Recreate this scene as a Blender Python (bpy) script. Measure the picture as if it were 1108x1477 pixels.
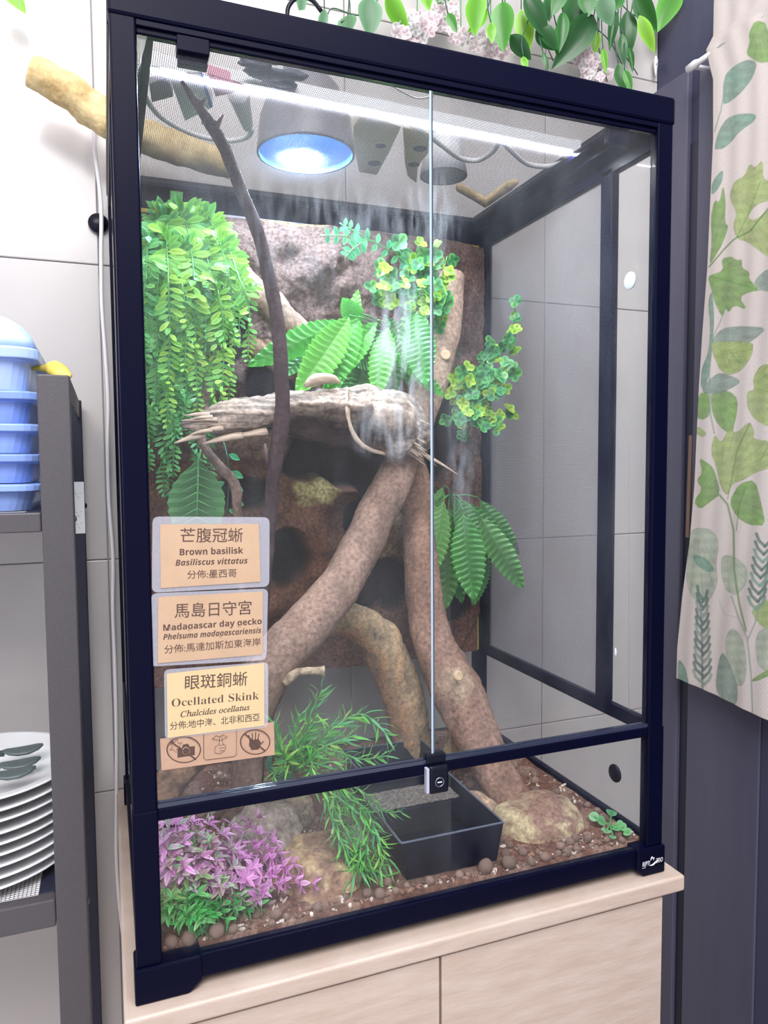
import bpy, math, random
import numpy as np
from mathutils import Vector, Matrix, noise as mn
for o in list(bpy.data.objects): bpy.data.objects.remove(o)
S = bpy.context.scene; COL = S.collection
rnd = random.Random(7)
PI = math.pi
# ------------------------------------------------------------------ camera
CAM = Vector((-0.01255, -0.67598, 0.49015)); YAW, PITCH, ROLL, FPX = 0.3637, 0.06353, -0.00743, 1050.70
CF = Vector((math.sin(YAW)*math.cos(PITCH), math.cos(YAW)*math.cos(PITCH), -math.sin(PITCH)))
_r = Vector((math.cos(YAW), -math.sin(YAW), 0)); _u = _r.cross(CF)
CR = _r*math.cos(ROLL)+_u*math.sin(ROLL); CU = -_r*math.sin(ROLL)+_u*math.cos(ROLL)
cd = bpy.data.cameras.new('camera'); co = bpy.data.objects.new('camera', cd); COL.objects.link(co)
cd.sensor_fit = 'VERTICAL'; cd.sensor_height = 24; cd.lens = 24*FPX/1477; cd.clip_start = .02
co.matrix_world = Matrix(((CR.x, CU.x, -CF.x, CAM.x), (CR.y, CU.y, -CF.y, CAM.y), (CR.z, CU.z, -CF.z, CAM.z), (0, 0, 0, 1)))
S.camera = co
# measurements read off the photograph: a pixel becomes a point at a known depth, side or height
def _ray(x, y): return CF + CR*((x-554)/FPX) - CU*((y-738.5)/FPX)
def PY(x, y, Y): d = _ray(x, y); return CAM + d*((Y-CAM.y)/d.y)
def PX(x, y, X): d = _ray(x, y); return CAM + d*((X-CAM.x)/d.x)
def PZ(x, y, Z): d = _ray(x, y); return CAM + d*((Z-CAM.z)/d.z)
def mpp(p): return (Vector(p)-CAM).dot(CF)/FPX          # metres per pixel at a point
# ------------------------------------------------------------------ world, lights, exposure
S.view_settings.view_transform = 'Standard'; S.view_settings.look = 'None'
S.view_settings.exposure = 0.08; S.view_settings.gamma = 1.0; S.view_settings.use_curve_mapping = False
W = bpy.data.worlds.new('fill_light'); S.world = W; W.use_nodes = True
W.node_tree.nodes['Background'].inputs[0].default_value = (.93, .93, 1.0, 1)
W.node_tree.nodes['Background'].inputs[1].default_value = 0.88
def area(name, loc, target, size, energy, color=(1, 1, 1), sizey=None, shape='RECTANGLE', spread=PI):
    l = bpy.data.lights.new(name, 'AREA'); l.energy = energy; l.color = color; l.shape = shape
    l.size = size; l.size_y = sizey or size; l.spread = spread
    o = bpy.data.objects.new(name, l); COL.objects.link(o); o.location = loc
    o.rotation_euler = (Vector(target)-Vector(loc)).to_track_quat('-Z', 'Y').to_euler(); return o
area('ceiling_light', (.25, -1.2, 2.3), (.3, .3, .3), 1.2, 34, (1, .985, .97), .9)
area('fill_light', (-.55, -1.7, 1.85), (.3, .2, .2), 1.5, 40, (1, .98, .97), .7)  # soft frontal fill, added to brighten the tank interior
area('ceiling_light', (.25, .25, 2.4), (.3, .3, 0), .9, 2.5, (1, .97, .93), .5)
area('dome_lamp_light', (.2360, .262, .8975), (.25, .25, .2), .050, 4.6, (.62, .80, 1.0), shape='DISK')
area('light_strip_light', (.3033, .1248, .8873), (.31, .14, .0), .525, 3.8, (.90, .95, 1.0), .004).rotation_euler = (0, 0, .0428)
# ------------------------------------------------------------------ helpers
WORLD = {}
def world_of(o): return WORLD.get(o.name, Matrix.Identity(4))
def setp(o, parent, M=None):
    M = M or Matrix.Identity(4); WORLD[o.name] = M.copy()
    if parent is not None:
        o.parent = parent; o.matrix_parent_inverse = world_of(parent).inverted()
    o.matrix_basis = M
def tag(o, label=None, cat=None, group=None, kind=None):
    if label: o['label'] = label
    if cat: o['category'] = cat
    if group: o['group'] = group
    if kind: o['kind'] = kind
    return o
def thing(name, loc, label, cat, group=None, kind=None):
    o = bpy.data.objects.new(name, None); COL.objects.link(o); o.empty_display_size = .01
    setp(o, None, Matrix.Translation(loc)); return tag(o, label, cat, group, kind)
def link(name, me, parent=None, M=None, label=None, cat=None, group=None, kind=None):
    o = bpy.data.objects.new(name, me); COL.objects.link(o); setp(o, parent, M); return tag(o, label, cat, group, kind)
def bevel(o, w=.001, s=2):
    m = o.modifiers.new('bevel', 'BEVEL'); m.width = w; m.segments = s; m.limit_method = 'ANGLE'; return o
class MB:
    def __init__(s): s.v = []; s.f = []
    def add(s, v, f):
        n = len(s.v); s.v += [tuple(p) for p in v]; s.f += [tuple(i+n for i in q) for q in f]; return s
    def box(s, a, b):
        x0, y0, z0 = a; x1, y1, z1 = b
        if x0 > x1: x0, x1 = x1, x0
        if y0 > y1: y0, y1 = y1, y0
        if z0 > z1: z0, z1 = z1, z0
        return s.add([(x0,y0,z0),(x1,y0,z0),(x1,y1,z0),(x0,y1,z0),(x0,y0,z1),(x1,y0,z1),(x1,y1,z1),(x0,y1,z1)],
                     [(0,3,2,1),(4,5,6,7),(0,1,5,4),(1,2,6,5),(2,3,7,6),(3,0,4,7)])
    def tube(s, pts, rad, n=10, cap=True, rough=0, seed=0, flat=1.0, freq=60):
        pts = [Vector(p) for p in pts]; m = len(pts)
        if not hasattr(rad, '__len__'): rad = [rad]*m
        base = len(s.v); N = None; vs = []; fs = []
        for i, p in enumerate(pts):
            t = (pts[min(i+1, m-1)]-pts[max(i-1, 0)]).normalized()
            if N is None: N = t.orthogonal().normalized()
            N = (N - t*N.dot(t)).normalized(); B = t.cross(N)
            for k in range(n):
                a = 2*PI*k/n; d = N*math.cos(a)+B*math.sin(a)*flat; r = rad[i]
                if rough:
                    q = p+d*r
                    r *= 1+rough*(mn.noise(q*freq+Vector((seed, 0, 0)))+.5*mn.noise(q*freq*2.7+Vector((0, seed, 0))))
                vs.append(p+d*r)
        for i in range(m-1):
            for k in range(n):
                fs.append((i*n+k, i*n+(k+1)%n, (i+1)*n+(k+1)%n, (i+1)*n+k))
        if cap: fs.append(tuple(range(n-1, -1, -1))); fs.append(tuple((m-1)*n+k for k in range(n)))
        return s.add(vs, fs)
    def lathe(s, prof, c=(0, 0, 0), n=28, M=None):
        vs = []; fs = []; c = Vector(c)
        for (r, z) in prof:
            for k in range(n):
                a = 2*PI*k/n; p = Vector((r*math.cos(a), r*math.sin(a), z))
                vs.append((M@p if M else p)+c)
        for i in range(len(prof)-1):
            for k in range(n): fs.append((i*n+k, i*n+(k+1)%n, (i+1)*n+(k+1)%n, (i+1)*n+k))
        return s.add(vs, fs)
    def poly(s, pts, thick, nrm):                      # extruded outline
        nrm = Vector(nrm); n = len(pts); vs = [Vector(p) for p in pts]+[Vector(p)+nrm*thick for p in pts]
        return s.add(vs, [tuple(range(n-1, -1, -1)), tuple(range(n, 2*n))]+[(k, (k+1)%n, n+(k+1)%n, n+k) for k in range(n)])
    def mesh(s, mat=None, smooth=False):
        me = bpy.data.meshes.new('m'); me.from_pydata(s.v, [], s.f)
        if mat: me.materials.append(mat)
        if smooth: me.polygons.foreach_set('use_smooth', [True]*len(me.polygons))
        me.update(); return me
    def build(s, name, mat, parent=None, smooth=False, **k): return link(name, s.mesh(mat, smooth), parent, **k)
def spline(pts, per=6):
    pts = [Vector(p) for p in pts]; out = []
    P = [pts[0]*2-pts[1]]+pts+[pts[-1]*2-pts[-2]]
    for i in range(1, len(P)-2):
        for k in range(per):
            t = k/per; a, b, c, d = P[i-1:i+3]
            out.append(.5*((2*b)+(c-a)*t+(2*a-5*b+4*c-d)*t*t+(3*b-a-3*c+d)*t**3))
    out.append(pts[-1]); return out
def lerpl(v, n):
    return list(np.interp(np.linspace(0, len(v)-1, n), range(len(v)), v))
def ico(r=1, sub=2):
    import bmesh
    b = bmesh.new(); bmesh.ops.create_icosphere(b, subdivisions=sub, radius=r)
    v = [p.co.copy() for p in b.verts]; f = [[q.index for q in x.verts] for x in b.faces]; b.free(); return v, f
# ------------------------------------------------------------------ materials
def mat(name, c=(.5, .5, .5), rough=.5, metal=0, c2=None, scale=40, bump=0, bscale=None, detail=5, rand=0, spec=.5, stretch=None, coat=0, ramp=(.35, .65), trans=0):
    m = bpy.data.materials.new(name); m.use_nodes = True; nt = m.node_tree; N = nt.nodes; L = nt.links
    b = N['Principled BSDF']; b.inputs['Roughness'].default_value = rough; b.inputs['Metallic'].default_value = metal
    b.inputs['Specular IOR Level'].default_value = spec; b.inputs['Coat Weight'].default_value = coat
    b.inputs['Base Color'].default_value = (*c, 1)
    tc = N.new('ShaderNodeTexCoord'); co_ = tc.outputs['Object']
    if stretch:
        mp = N.new('ShaderNodeMapping'); mp.inputs['Scale'].default_value = stretch; L.new(co_, mp.inputs[0]); co_ = mp.outputs[0]
    col = None
    if c2:
        n = N.new('ShaderNodeTexNoise'); n.inputs['Scale'].default_value = scale; n.inputs['Detail'].default_value = detail; n.inputs['Roughness'].default_value = .65
        L.new(co_, n.inputs['Vector'])
        r = N.new('ShaderNodeValToRGB'); r.color_ramp.elements[0].position = ramp[0]; r.color_ramp.elements[1].position = ramp[1]
        r.color_ramp.elements[0].color = (*c, 1); r.color_ramp.elements[1].color = (*c2, 1)
        L.new(n.outputs[0], r.inputs[0]); col = r.outputs[0]; L.new(col, b.inputs['Base Color'])
    if rand:
        oi = N.new('ShaderNodeObjectInfo'); gi = N.new('ShaderNodeNewGeometry')
        ad = N.new('ShaderNodeMath'); ad.operation = 'ADD'; L.new(oi.outputs['Random'], ad.inputs[0]); L.new(gi.outputs['Random Per Island'], ad.inputs[1])
        fr = N.new('ShaderNodeMath'); fr.operation = 'FRACT'; L.new(ad.outputs[0], fr.inputs[0])
        mr = N.new('ShaderNodeMapRange'); mr.inputs[3].default_value = 1-rand; mr.inputs[4].default_value = 1+rand; L.new(fr.outputs[0], mr.inputs[0])
        vm = N.new('ShaderNodeVectorMath'); vm.operation = 'SCALE'
        if col: L.new(col, vm.inputs[0])
        else: vm.inputs[0].default_value = c
        L.new(mr.outputs[0], vm.inputs['Scale']); L.new(vm.outputs[0], b.inputs['Base Color'])
    if bump:
        n2 = N.new('ShaderNodeTexNoise'); n2.inputs['Scale'].default_value = bscale or scale; n2.inputs['Detail'].default_value = 8; L.new(co_, n2.inputs['Vector'])
        bp = N.new('ShaderNodeBump'); bp.inputs['Strength'].default_value = bump; bp.inputs['Distance'].default_value = .003
        L.new(n2.outputs[0], bp.inputs['Height']); L.new(bp.outputs[0], b.inputs['Normal'])
    return m
def leafmat(name, a, b_, c=None, rough=.42, trans=.25, rim=.55):
    """plastic leaf: three greens spread over the leaves, paler along the rim is left to geometry"""
    m = bpy.data.materials.new(name); m.use_nodes = True; nt = m.node_tree; N = nt.nodes; L = nt.links
    b = N['Principled BSDF']; b.inputs['Roughness'].default_value = rough
    oi = N.new('ShaderNodeObjectInfo'); gi = N.new('ShaderNodeNewGeometry'); ad = N.new('ShaderNodeMath'); fr = N.new('ShaderNodeMath')
    ad.operation = 'ADD'; fr.operation = 'FRACT'; L.new(oi.outputs['Random'], ad.inputs[0]); L.new(gi.outputs['Random Per Island'], ad.inputs[1]); L.new(ad.outputs[0], fr.inputs[0])
    r = N.new('ShaderNodeValToRGB'); r.color_ramp.elements[0].color = (*a, 1); r.color_ramp.elements[1].color = (*(c or b_), 1)
    e = r.color_ramp.elements.new(.55); e.color = (*b_, 1); L.new(fr.outputs[0], r.inputs[0])
    tc = N.new('ShaderNodeTexCoord'); n = N.new('ShaderNodeTexNoise'); n.inputs['Scale'].default_value = 160; L.new(tc.outputs['Object'], n.inputs['Vector'])
    mr0 = N.new('ShaderNodeMapRange'); mr0.inputs[3].default_value = .82; mr0.inputs[4].default_value = 1.18; L.new(n.outputs[0], mr0.inputs[0])
    an = N.new('ShaderNodeAttribute'); an.attribute_name = 'rim'; ma = N.new('ShaderNodeMath'); ma.operation = 'MULTIPLY_ADD'; ma.inputs[1].default_value = rim; ma.inputs[2].default_value = 1-rim*.5; L.new(an.outputs['Fac'], ma.inputs[0])
    mr = N.new('ShaderNodeMath'); mr.operation = 'MULTIPLY'; L.new(mr0.outputs[0], mr.inputs[0]); L.new(ma.outputs[0], mr.inputs[1])
    vm = N.new('ShaderNodeVectorMath'); vm.operation = 'SCALE'; L.new(r.outputs[0], vm.inputs[0]); L.new(mr.outputs[0], vm.inputs['Scale']); L.new(vm.outputs[0], b.inputs['Base Color'])
    tr = N.new('ShaderNodeBsdfTranslucent'); L.new(vm.outputs[0], tr.inputs[0]); mx = N.new('ShaderNodeMixShader'); mx.inputs[0].default_value = trans
    L.new(b.outputs[0], mx.inputs[1]); L.new(tr.outputs[0], mx.inputs[2]); L.new(mx.outputs[0], N['Material Output'].inputs[0])
    return m
def emis(name, c, s):
    m = bpy.data.materials.new(name); m.use_nodes = True; N = m.node_tree.nodes; N.remove(N['Principled BSDF'])
    e = N.new('ShaderNodeEmission'); e.inputs[0].default_value = (*c, 1); e.inputs[1].default_value = s
    m.node_tree.links.new(e.outputs[0], N['Material Output'].inputs[0]); return m
def glassmat(name, dust=.05, dcol=(.85, .9, 1), gl=.05, scale=9, lo=.0, streak=(1, 1, .35), smear=False):
    """clean pane with a thin film of dust and dried drops, streaked downwards"""
    m = bpy.data.materials.new(name); m.use_nodes = True; nt = m.node_tree; N = nt.nodes; L = nt.links; N.remove(N['Principled BSDF'])
    t = N.new('ShaderNodeBsdfTransparent'); t.inputs[0].default_value = (.988, .993, .993, 1)
    g = N.new('ShaderNodeBsdfGlossy'); g.inputs['Roughness'].default_value = .01
    lw = N.new('ShaderNodeLayerWeight'); lw.inputs[0].default_value = .5
    pw = N.new('ShaderNodeMath'); pw.operation = 'POWER'; pw.inputs[1].default_value = 5; L.new(lw.outputs['Facing'], pw.inputs[0])
    ml = N.new('ShaderNodeMath'); ml.operation = 'MULTIPLY_ADD'; ml.inputs[1].default_value = .9; ml.inputs[2].default_value = .022; L.new(pw.outputs[0], ml.inputs[0])
    mx = N.new('ShaderNodeMixShader'); L.new(ml.outputs[0], mx.inputs[0]); L.new(t.outputs[0], mx.inputs[1]); L.new(g.outputs[0], mx.inputs[2])
    d = N.new('ShaderNodeBsdfDiffuse'); d.inputs[0].default_value = (*dcol, 1); tl = N.new('ShaderNodeBsdfTranslucent'); tl.inputs[0].default_value = (*dcol, 1)
    dm = N.new('ShaderNodeMixShader'); dm.inputs[0].default_value = .5; L.new(d.outputs[0], dm.inputs[1]); L.new(tl.outputs[0], dm.inputs[2])
    tc = N.new('ShaderNodeTexCoord'); mp = N.new('ShaderNodeMapping'); mp.inputs['Scale'].default_value = streak; L.new(tc.outputs['Object'], mp.inputs[0])
    n = N.new('ShaderNodeTexNoise'); n.inputs['Scale'].default_value = scale; n.inputs['Detail'].default_value = 9; n.inputs['Roughness'].default_value = .62; L.new(mp.outputs[0], n.inputs['Vector'])
    mr = N.new('ShaderNodeMapRange'); mr.inputs[1].default_value = .42; mr.inputs[2].default_value = .78; mr.inputs[3].default_value = lo; mr.inputs[4].default_value = dust; L.new(n.outputs[0], mr.inputs[0])
    fac = mr.outputs[0]
    if smear:                                            # dried water drips on the doors
        def mth(op, a, b=None, c=None):
            q = N.new('ShaderNodeMath'); q.operation = op
            for i_, v_ in enumerate((a, b, c)):
                if v_ is None: continue
                if isinstance(v_, (int, float)): q.inputs[i_].default_value = v_
                else: L.new(v_, q.inputs[i_])
            return q.outputs[0]
        sx = N.new('ShaderNodeSeparateXYZ'); L.new(tc.outputs['Object'], sx.inputs[0]); x_, z_ = sx.outputs[0], sx.outputs[2]
        mp2 = N.new('ShaderNodeMapping'); mp2.inputs['Scale'].default_value = (1, 1, .22); L.new(tc.outputs['Object'], mp2.inputs[0])
        n3 = N.new('ShaderNodeTexNoise'); n3.inputs['Scale'].default_value = 130; n3.inputs['Detail'].default_value = 6; L.new(mp2.outputs[0], n3.inputs['Vector'])
        for cx_, cz_, rx_, rz_, am in ((.268, .610, .036, .085, 1.1), (.255, .525, .050, .035, .6), (.290, .735, .05, .035, .34), (.215, .735, .05, .025, .18), (.31, .735, .01, .06, .4), (.335, .50, .02, .10, .4), (.17, .70, .12, .08, .16)):
            e_ = mth('ADD', mth('POWER', mth('ABSOLUTE', mth('DIVIDE', mth('SUBTRACT', x_, cx_), rx_)), 2), mth('POWER', mth('ABSOLUTE', mth('DIVIDE', mth('SUBTRACT', z_, cz_), rz_)), 2))
            w_ = mth('MAXIMUM', mth('SUBTRACT', 1, e_), 0); st_ = mth('MAXIMUM', mth('MULTIPLY', mth('SUBTRACT', n3.outputs[0], .42), 3.0), 0)
            fac = mth('MINIMUM', mth('ADD', fac, mth('MULTIPLY', mth('MULTIPLY', w_, st_), am*.42)), .55)
    m2 = N.new('ShaderNodeMixShader'); L.new(fac, m2.inputs[0]); L.new(mx.outputs[0], m2.inputs[1]); L.new(dm.outputs[0], m2.inputs[2])
    L.new(m2.outputs[0], N['Material Output'].inputs[0]); return m
M_blk = mat('black_frame', (.0018, .0024, .015), .34, spec=.09)
M_blk2 = mat('black_plastic', (.004, .005, .014), .32, spec=.25)
M_mesh = mat('steel_mesh', (.05, .05, .06), .6, .0, spec=.2)
M_smesh = mat('dark_side_mesh', (.16, .155, .18), .5, .1)
M_glass = glassmat('front_glass', .05, lo=.003, smear=True)
M_glassb = glassmat('side_glass', .05, lo=.004)
M_wall = mat('white_wall_panel', (.55, .52, .515), .22, c2=(.59, .555, .55), scale=3, bump=.06, bscale=18)
M_joint = mat('wall_joint', (.40, .38, .40), .6)
M_navy = mat('navy_paint', (.048, .050, .098), .42, c2=(.060, .062, .118), scale=9, bump=.12, bscale=90, stretch=(1, 1, .15))
M_navy2 = mat('grey_navy_trim', (.085, .085, .135), .42, c2=(.11, .11, .165), scale=7, bump=.15, bscale=60, stretch=(1, 1, .1))
M_oak = mat('pale_oak', (.56, .43, .36), .42, c2=(.64, .52, .45), scale=14, stretch=(1, 1, 6), bump=.1, bscale=60)
M_rack = mat('dark_grey_powder_coat', (.075, .068, .078), .42, c2=(.088, .08, .09), scale=500, bump=.15, bscale=900)
M_rackd = mat('black_powder_coat', (.02, .022, .045), .4)
M_white = mat('white_plastic', (.85, .85, .88), .35)
M_cable = mat('white_cable', (.80, .79, .82), .45)
M_ceramic = mat('white_ceramic', (.86, .86, .88), .12, spec=.7)
M_blue = mat('blue_plastic', (.24, .36, .78), .33)
M_blue2 = mat('pale_blue_plastic', (.42, .55, .92), .3)
M_yellow = mat('yellow_plastic', (.80, .60, .10), .35)
# ------------------------------------------------------------------ the setting
YB = .50; XR = 1.01
wb = MB().box((-1.6, YB+.004, -.8), (XR+.004, YB+.06, 2.4)).build('wall_back', M_joint, kind='structure')
k = 0
xs = [-.013+.385*i for i in range(-4, 3)]+[XR]; zs = [-.8, -.4487, -.0087+.0005, .3513, .7896, 1.2279, 1.6662, 2.1, 2.4]
for i in range(len(xs)-1):
    for j in range(len(zs)-1):
        if xs[i] < -.8 and zs[j] > 1.3: continue
        o = MB().box((xs[i]+.0007, YB, zs[j]+.0007), (xs[i+1]-.0007, YB+.006, zs[j+1]-.0007)).build('wall_panel', M_wall, wb); bevel(o, .0015)
wr = MB().box((XR, -1.4, -.8), (XR+.06, YB+.06, 2.4)).build('wall_right', M_navy, kind='structure')
MB().box((-1.6, -1.6, -.84), (XR+.06, YB+.06, -.8)).build('floor', mat('floor_tile', (.42, .38, .36), .4), kind='structure')
# door casing boards on the dark wall, topped by a sloping strip
def board(y0, y1, z0, z1, t, m, name='trim_1'): return bevel(MB().box((XR-t, y0, z0), (XR+.001, y1, z1)).build(name, m, kind='structure'), .002)
board(.408, .4995, -.8, 1.205, .012, M_navy2, 'trim_1')
board(.384, .4075, -.8, 1.075, .004, M_rackd, 'trim_2')
board(.22, .3835, -.8, 1.21, .009, M_navy2, 'trim_3')
board(-.2, .22, -.8, 1.14, .006, M_navy, 'trim_4')
q0, q1 = PX(998, 628, XR-.0062), PX(993, 775, XR-.0062)
MB().poly([q0+Vector((0, .004, 0)), q0-Vector((0, .004, 0)), q1-Vector((0, .004, 0)), q1+Vector((0, .004, 0))], .003, (-1, 0, 0)).build('trim_5', mat('bare_brown_wood', (.26, .17, .13), .6), kind='structure')
# ------------------------------------------------------------------ cabinet
CABX0, CABX1 = -.012, .6195
cab = thing('cabinet', (.3, .2, -.8), 'pale oak cabinet carrying the big glass terrarium', 'cabinet')
bevel(MB().box((CABX0, -.018, -.0195), (CABX1, .478, -.0003)).build('top_panel', M_oak, cab), .003, 3)
MB().box((CABX0+.02, -.002, -.80), (CABX1-.026, .475, -.0197)).build('body', M_oak, cab)
bevel(MB().box((CABX0+.02, -.013, -.75), (.2982, -.0022, -.0235)).build('door', M_oak, cab), .001)
bevel(MB().box((.3010, -.013, -.75), (CABX1-.029, -.0022, -.0235)).build('door', M_oak, cab), .001)
# ------------------------------------------------------------------ terrarium shell
TW, TD, TH = .6, .45, .9018
tank = thing('terrarium', (.3, .22, 0), 'tall glass terrarium in a black frame standing on the pale oak cabinet', 'terrarium')
def tb(name, a, b, m=M_blk, bv=.0012, par=tank, **k):
    o = MB().box(a, b).build(name, m, par, **k)
    return bevel(o, bv) if bv else o
PW = .0225
for x0, x1 in ((.0008, PW), (TW-PW, TW-.0008)):                 # corner posts
    for y0, y1 in ((.0008, .014), (TD-.02, TD-.0008)):
        tb('corner_post', (x0, y0, .010), (x1, y1, .8745), bv=.002)
for s in (0, 1):                                                 # the lower sleeve of the front posts
    x0, x1 = ((.0, PW+.0002), (TW-PW-.0002, TW))[s]
    tb('post_sleeve', (x0, .0, .0335), (x1, .0145, .1785), bv=.0015)
# top cap
tb('top_rail', (-.0005, -.001, .8715), (TW+.0005, .018, TH), bv=.003)
tb('top_rail', (-.0005, TD-.020, .8715), (TW+.0005, TD, TH), bv=.003)
tb('top_rail', (-.0005, .0182, .8715), (.030, TD-.0202, TH), bv=.002)
tb('top_rail', (TW-.030, .0182, .8715), (TW+.0005, TD-.0202, TH), bv=.002)
tb('top_rail_lip', (PW, .0035, .861), (TW-PW, .0125, .8713))
tb('top_rail_lip', (PW, .0005, .8662), (TW-PW, .0034, .8713), bv=.0006)
tb('rear_rail', (PW, TD-.030, .852), (TW-PW, TD-.0203, .884))
tb('rear_rail', (.25, TD-.034, .846), (.31, TD-.0305, .862))
# the screen over the top: an inner frame with the front bar deeper, and woven wire
SX0, SX1, SY0, SY1, SZ = .030, .570, .0182, TD-.0305, .8855
tb('screen_frame', (SX0, SY0, .880), (SX1, .036, .889)); tb('screen_frame', (SX0, SY1-.012, .880), (SX1, SY1, .889))
tb('screen_frame', (SX0, .0362, .880), (SX0+.010, SY1-.0122, .889)); tb('screen_frame', (SX1-.012, .0362, .880), (SX1, SY1-.0122, .889))
def wires(u0, u1, v0, v1, put, pitch, r):
    b = MB()
    def bar(a, c, du):
        q = [put(*a), put(*c)]; n = put(a[0], a[1], 1)-q[0]; w = (put(a[0]+du[0], a[1]+du[1])-q[0])
        n = n.normalized()*r; w = w.normalized()*r
        b.add([q[0]+w, q[0]+n, q[0]-w, q[0]-n, q[1]+w, q[1]+n, q[1]-w, q[1]-n], [(0, 1, 5, 4), (1, 2, 6, 5), (2, 3, 7, 6), (3, 0, 4, 7)])
    u = u0
    while u < u1: bar((u, v0), (u, v1), (.001, 0)); u += pitch
    v = v0
    while v < v1: bar((u0, v), (u1, v), (0, .001)); v += pitch
    return b
wires(SX0+.008, SX1-.010, .034, SY1-.010, lambda u, v, n=0: Vector((u, v, SZ+n*.001)), .00205, .00020).build('top_screen', M_mesh, tank, kind='stuff')
# right side: glass below and in front, dark mesh window in its frame, vent plug
XI = .588
tb('side_rail', (XI, .015, .164), (TW-.001, TD-.021, .181)); tb('side_post', (XI, .093, .1812), (TW-.001, .116, .860)); tb('side_post', (XI, TD-.036, .1812), (TW-.001, TD-.021, .860))
tb('side_rail', (XI, .015, .852), (TW-.001, TD-.021, .8713)); tb('side_rail', (XI, .015, .010), (TW-.001, TD-.021, .037))
wires(.1165, TD-.037, .1815, .8515, lambda u, v, n=0: Vector((.5945+n*.001, u, v)), .00150, .00024).build('side_screen', M_smesh, tank, kind='stuff')
tb('side_glass', (.5945, .0148, .1815), (.5975, .0925, .851), M_glassb, 0); tb('side_glass', (.5945, .0148, .0375), (.5975, TD-.0212, .1635), M_glassb, 0)
# left side glass with its rails
tb('side_rail', (.001, .015, .164), (.012, TD-.021, .181)); tb('side_rail', (.001, .015, .852), (.012, TD-.021, .8713)); tb('side_rail', (.001, .015, .010), (.012, TD-.021, .037))
tb('side_post', (.001, .12, .1812), (.008, .131, .8515))
tb('side_glass', (.003, .0148, .1815), (.006, .1198, .851), M_glassb, 0); tb('side_glass', (.003, .1312, .1815), (.006, TD-.0212, .851), M_glassb, 0)
tb('side_glass', (.003, .0148, .0375), (.006, TD-.0212, .1635), M_glassb, 0)
# back
tb('back_rail', (PW, TD-.018, .010), (TW-PW, TD-.006, .037)); tb('back_glass', (PW, TD-.014, .0375), (TW-PW, TD-.010, .8515), M_glassb, 0)
# front: base rail, lower pane, door track, two doors, lock
tb('base_rail', (PW, .0008, .010), (TW-PW, .013, .0325)); tb('floor_tray', (.012, .0135, .012), (TW-.013, TD-.021, .018), M_blk2, 0)
tb('front_pane', (PW, .0055, .0328), (TW-PW, .0085, .1675), M_glass, 0)
tb('door_track', (PW, .0012, .1678), (TW-PW, .0135, .1790)); 
M_trk = mat('glossy_track', (.03, .036, .07), .12, spec=.7)
for i in range(3): tb('track_ridge', (PW, .0022+.0038*i, .1791), (TW-PW, .0034+.0038*i, .1830), M_trk, .0003)
for x0, x1 in ((PW+.0005, .2992), (.3003, TW-PW-.0005)):
    d = tb('door_pane', (x0, .005, .1835), (x1, .0082, .8608), M_glass, 0)
M_edge = mat('polished_glass_edge', (.42, .52, .62), .08, spec=.8); M_edged = mat('dark_glass_edge', (.05, .07, .11), .08, spec=.8)
tb('door_edge', (.2978, .0042, .1835), (.2998, .0049, .8605), M_edge, 0); tb('door_edge', (.2999, .0042, .1835), (.3014, .0049, .8605), M_edged, 0)
for x0, x1 in ((.056, .084),): tb('door_hinge', (x0, .0005, .852), (x1, .016, .8655), bv=.001); tb('door_hinge', (x0+.001, .0085, .8445), (x1-.001, .016, .852), bv=.001)
tb('door_hinge', (.516, .0085, .8445), (.545, .016, .861), bv=.001)
tb('door_catch', (.2905, .0, .1785), (.3125, .0145, .1885), M_blk2, .0012)
lk = tb('lock', (.2905, -.0075, .1495), (.3125, .0006, .1785), M_blk2, .0025)
MB().lathe([(.0042, 0), (.0048, .0006), (.0052, 0)], n=24, M=Matrix.Rotation(PI/2, 4, 'X')@Matrix.Translation((0, 0, 0)), c=(.3015, -.0077, .162)).build('key_ring', mat('worn_grey_metal', (.25, .26, .34), .3, .8), lk, True)
MB().box((.2990, -.0079, .1615), (.3040, -.0074, .1625)).build('key_slot', M_white, lk)
tb('lock_plate', (.2872, -.0068, .1515), (.2903, -.0003, .1775), mat('pale_metal', (.62, .64, .80), .25, .4), .0004)
# corner feet
def foot(x0, x1, y0, y1, nm=None, flip=1):
    w = (x1-x0)
    xs_ = [(x0, .0), (x0, .0338), (x1, .0338), (x1, .010), (x1-.012, .0)] if flip > 0 else [(x1, .0), (x0+.009, .0), (x0, .0075), (x0, .0338), (x1, .0338)]
    b = MB().poly([(x, y0, z) for x, z in xs_], y1-y0, (0, 1, 0)); o = b.build('corner_foot', M_blk, tank); return bevel(o, .002)
foot(-.002, .058, -.0035, .03, flip=1); ftr = foot(.5615, .602, -.0035, .03, flip=-1)
foot(-.002, .05, TD-.03, TD+.002, flip=1); foot(.55, .602, TD-.03, TD+.002, flip=-1)
for (x, z) in ((.2345, .0135), (.2353, .0195)): pass
# vent plugs on the right glass
def disc(name, c, r, t, m, par, ax='X', **k):
    R = Matrix.Rotation(PI/2, 4, 'Y') if ax == 'X' else Matrix.Rotation(PI/2, 4, 'X')
    return MB().lathe([(0, 0), (r*.93, 0), (r, t*.3), (r, t), (0, t)], c=c, n=28, M=R).build(name, m, par, True, **k)
disc('vent_plug', (.5915, .0800, .0895), .0115, .0028, M_blk2, tank)
disc('suction_pad', (.5925, .0640, .7139), .0105, .0018, mat('frosted_disc', (.58, .62, .70), .5), tank)
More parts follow.
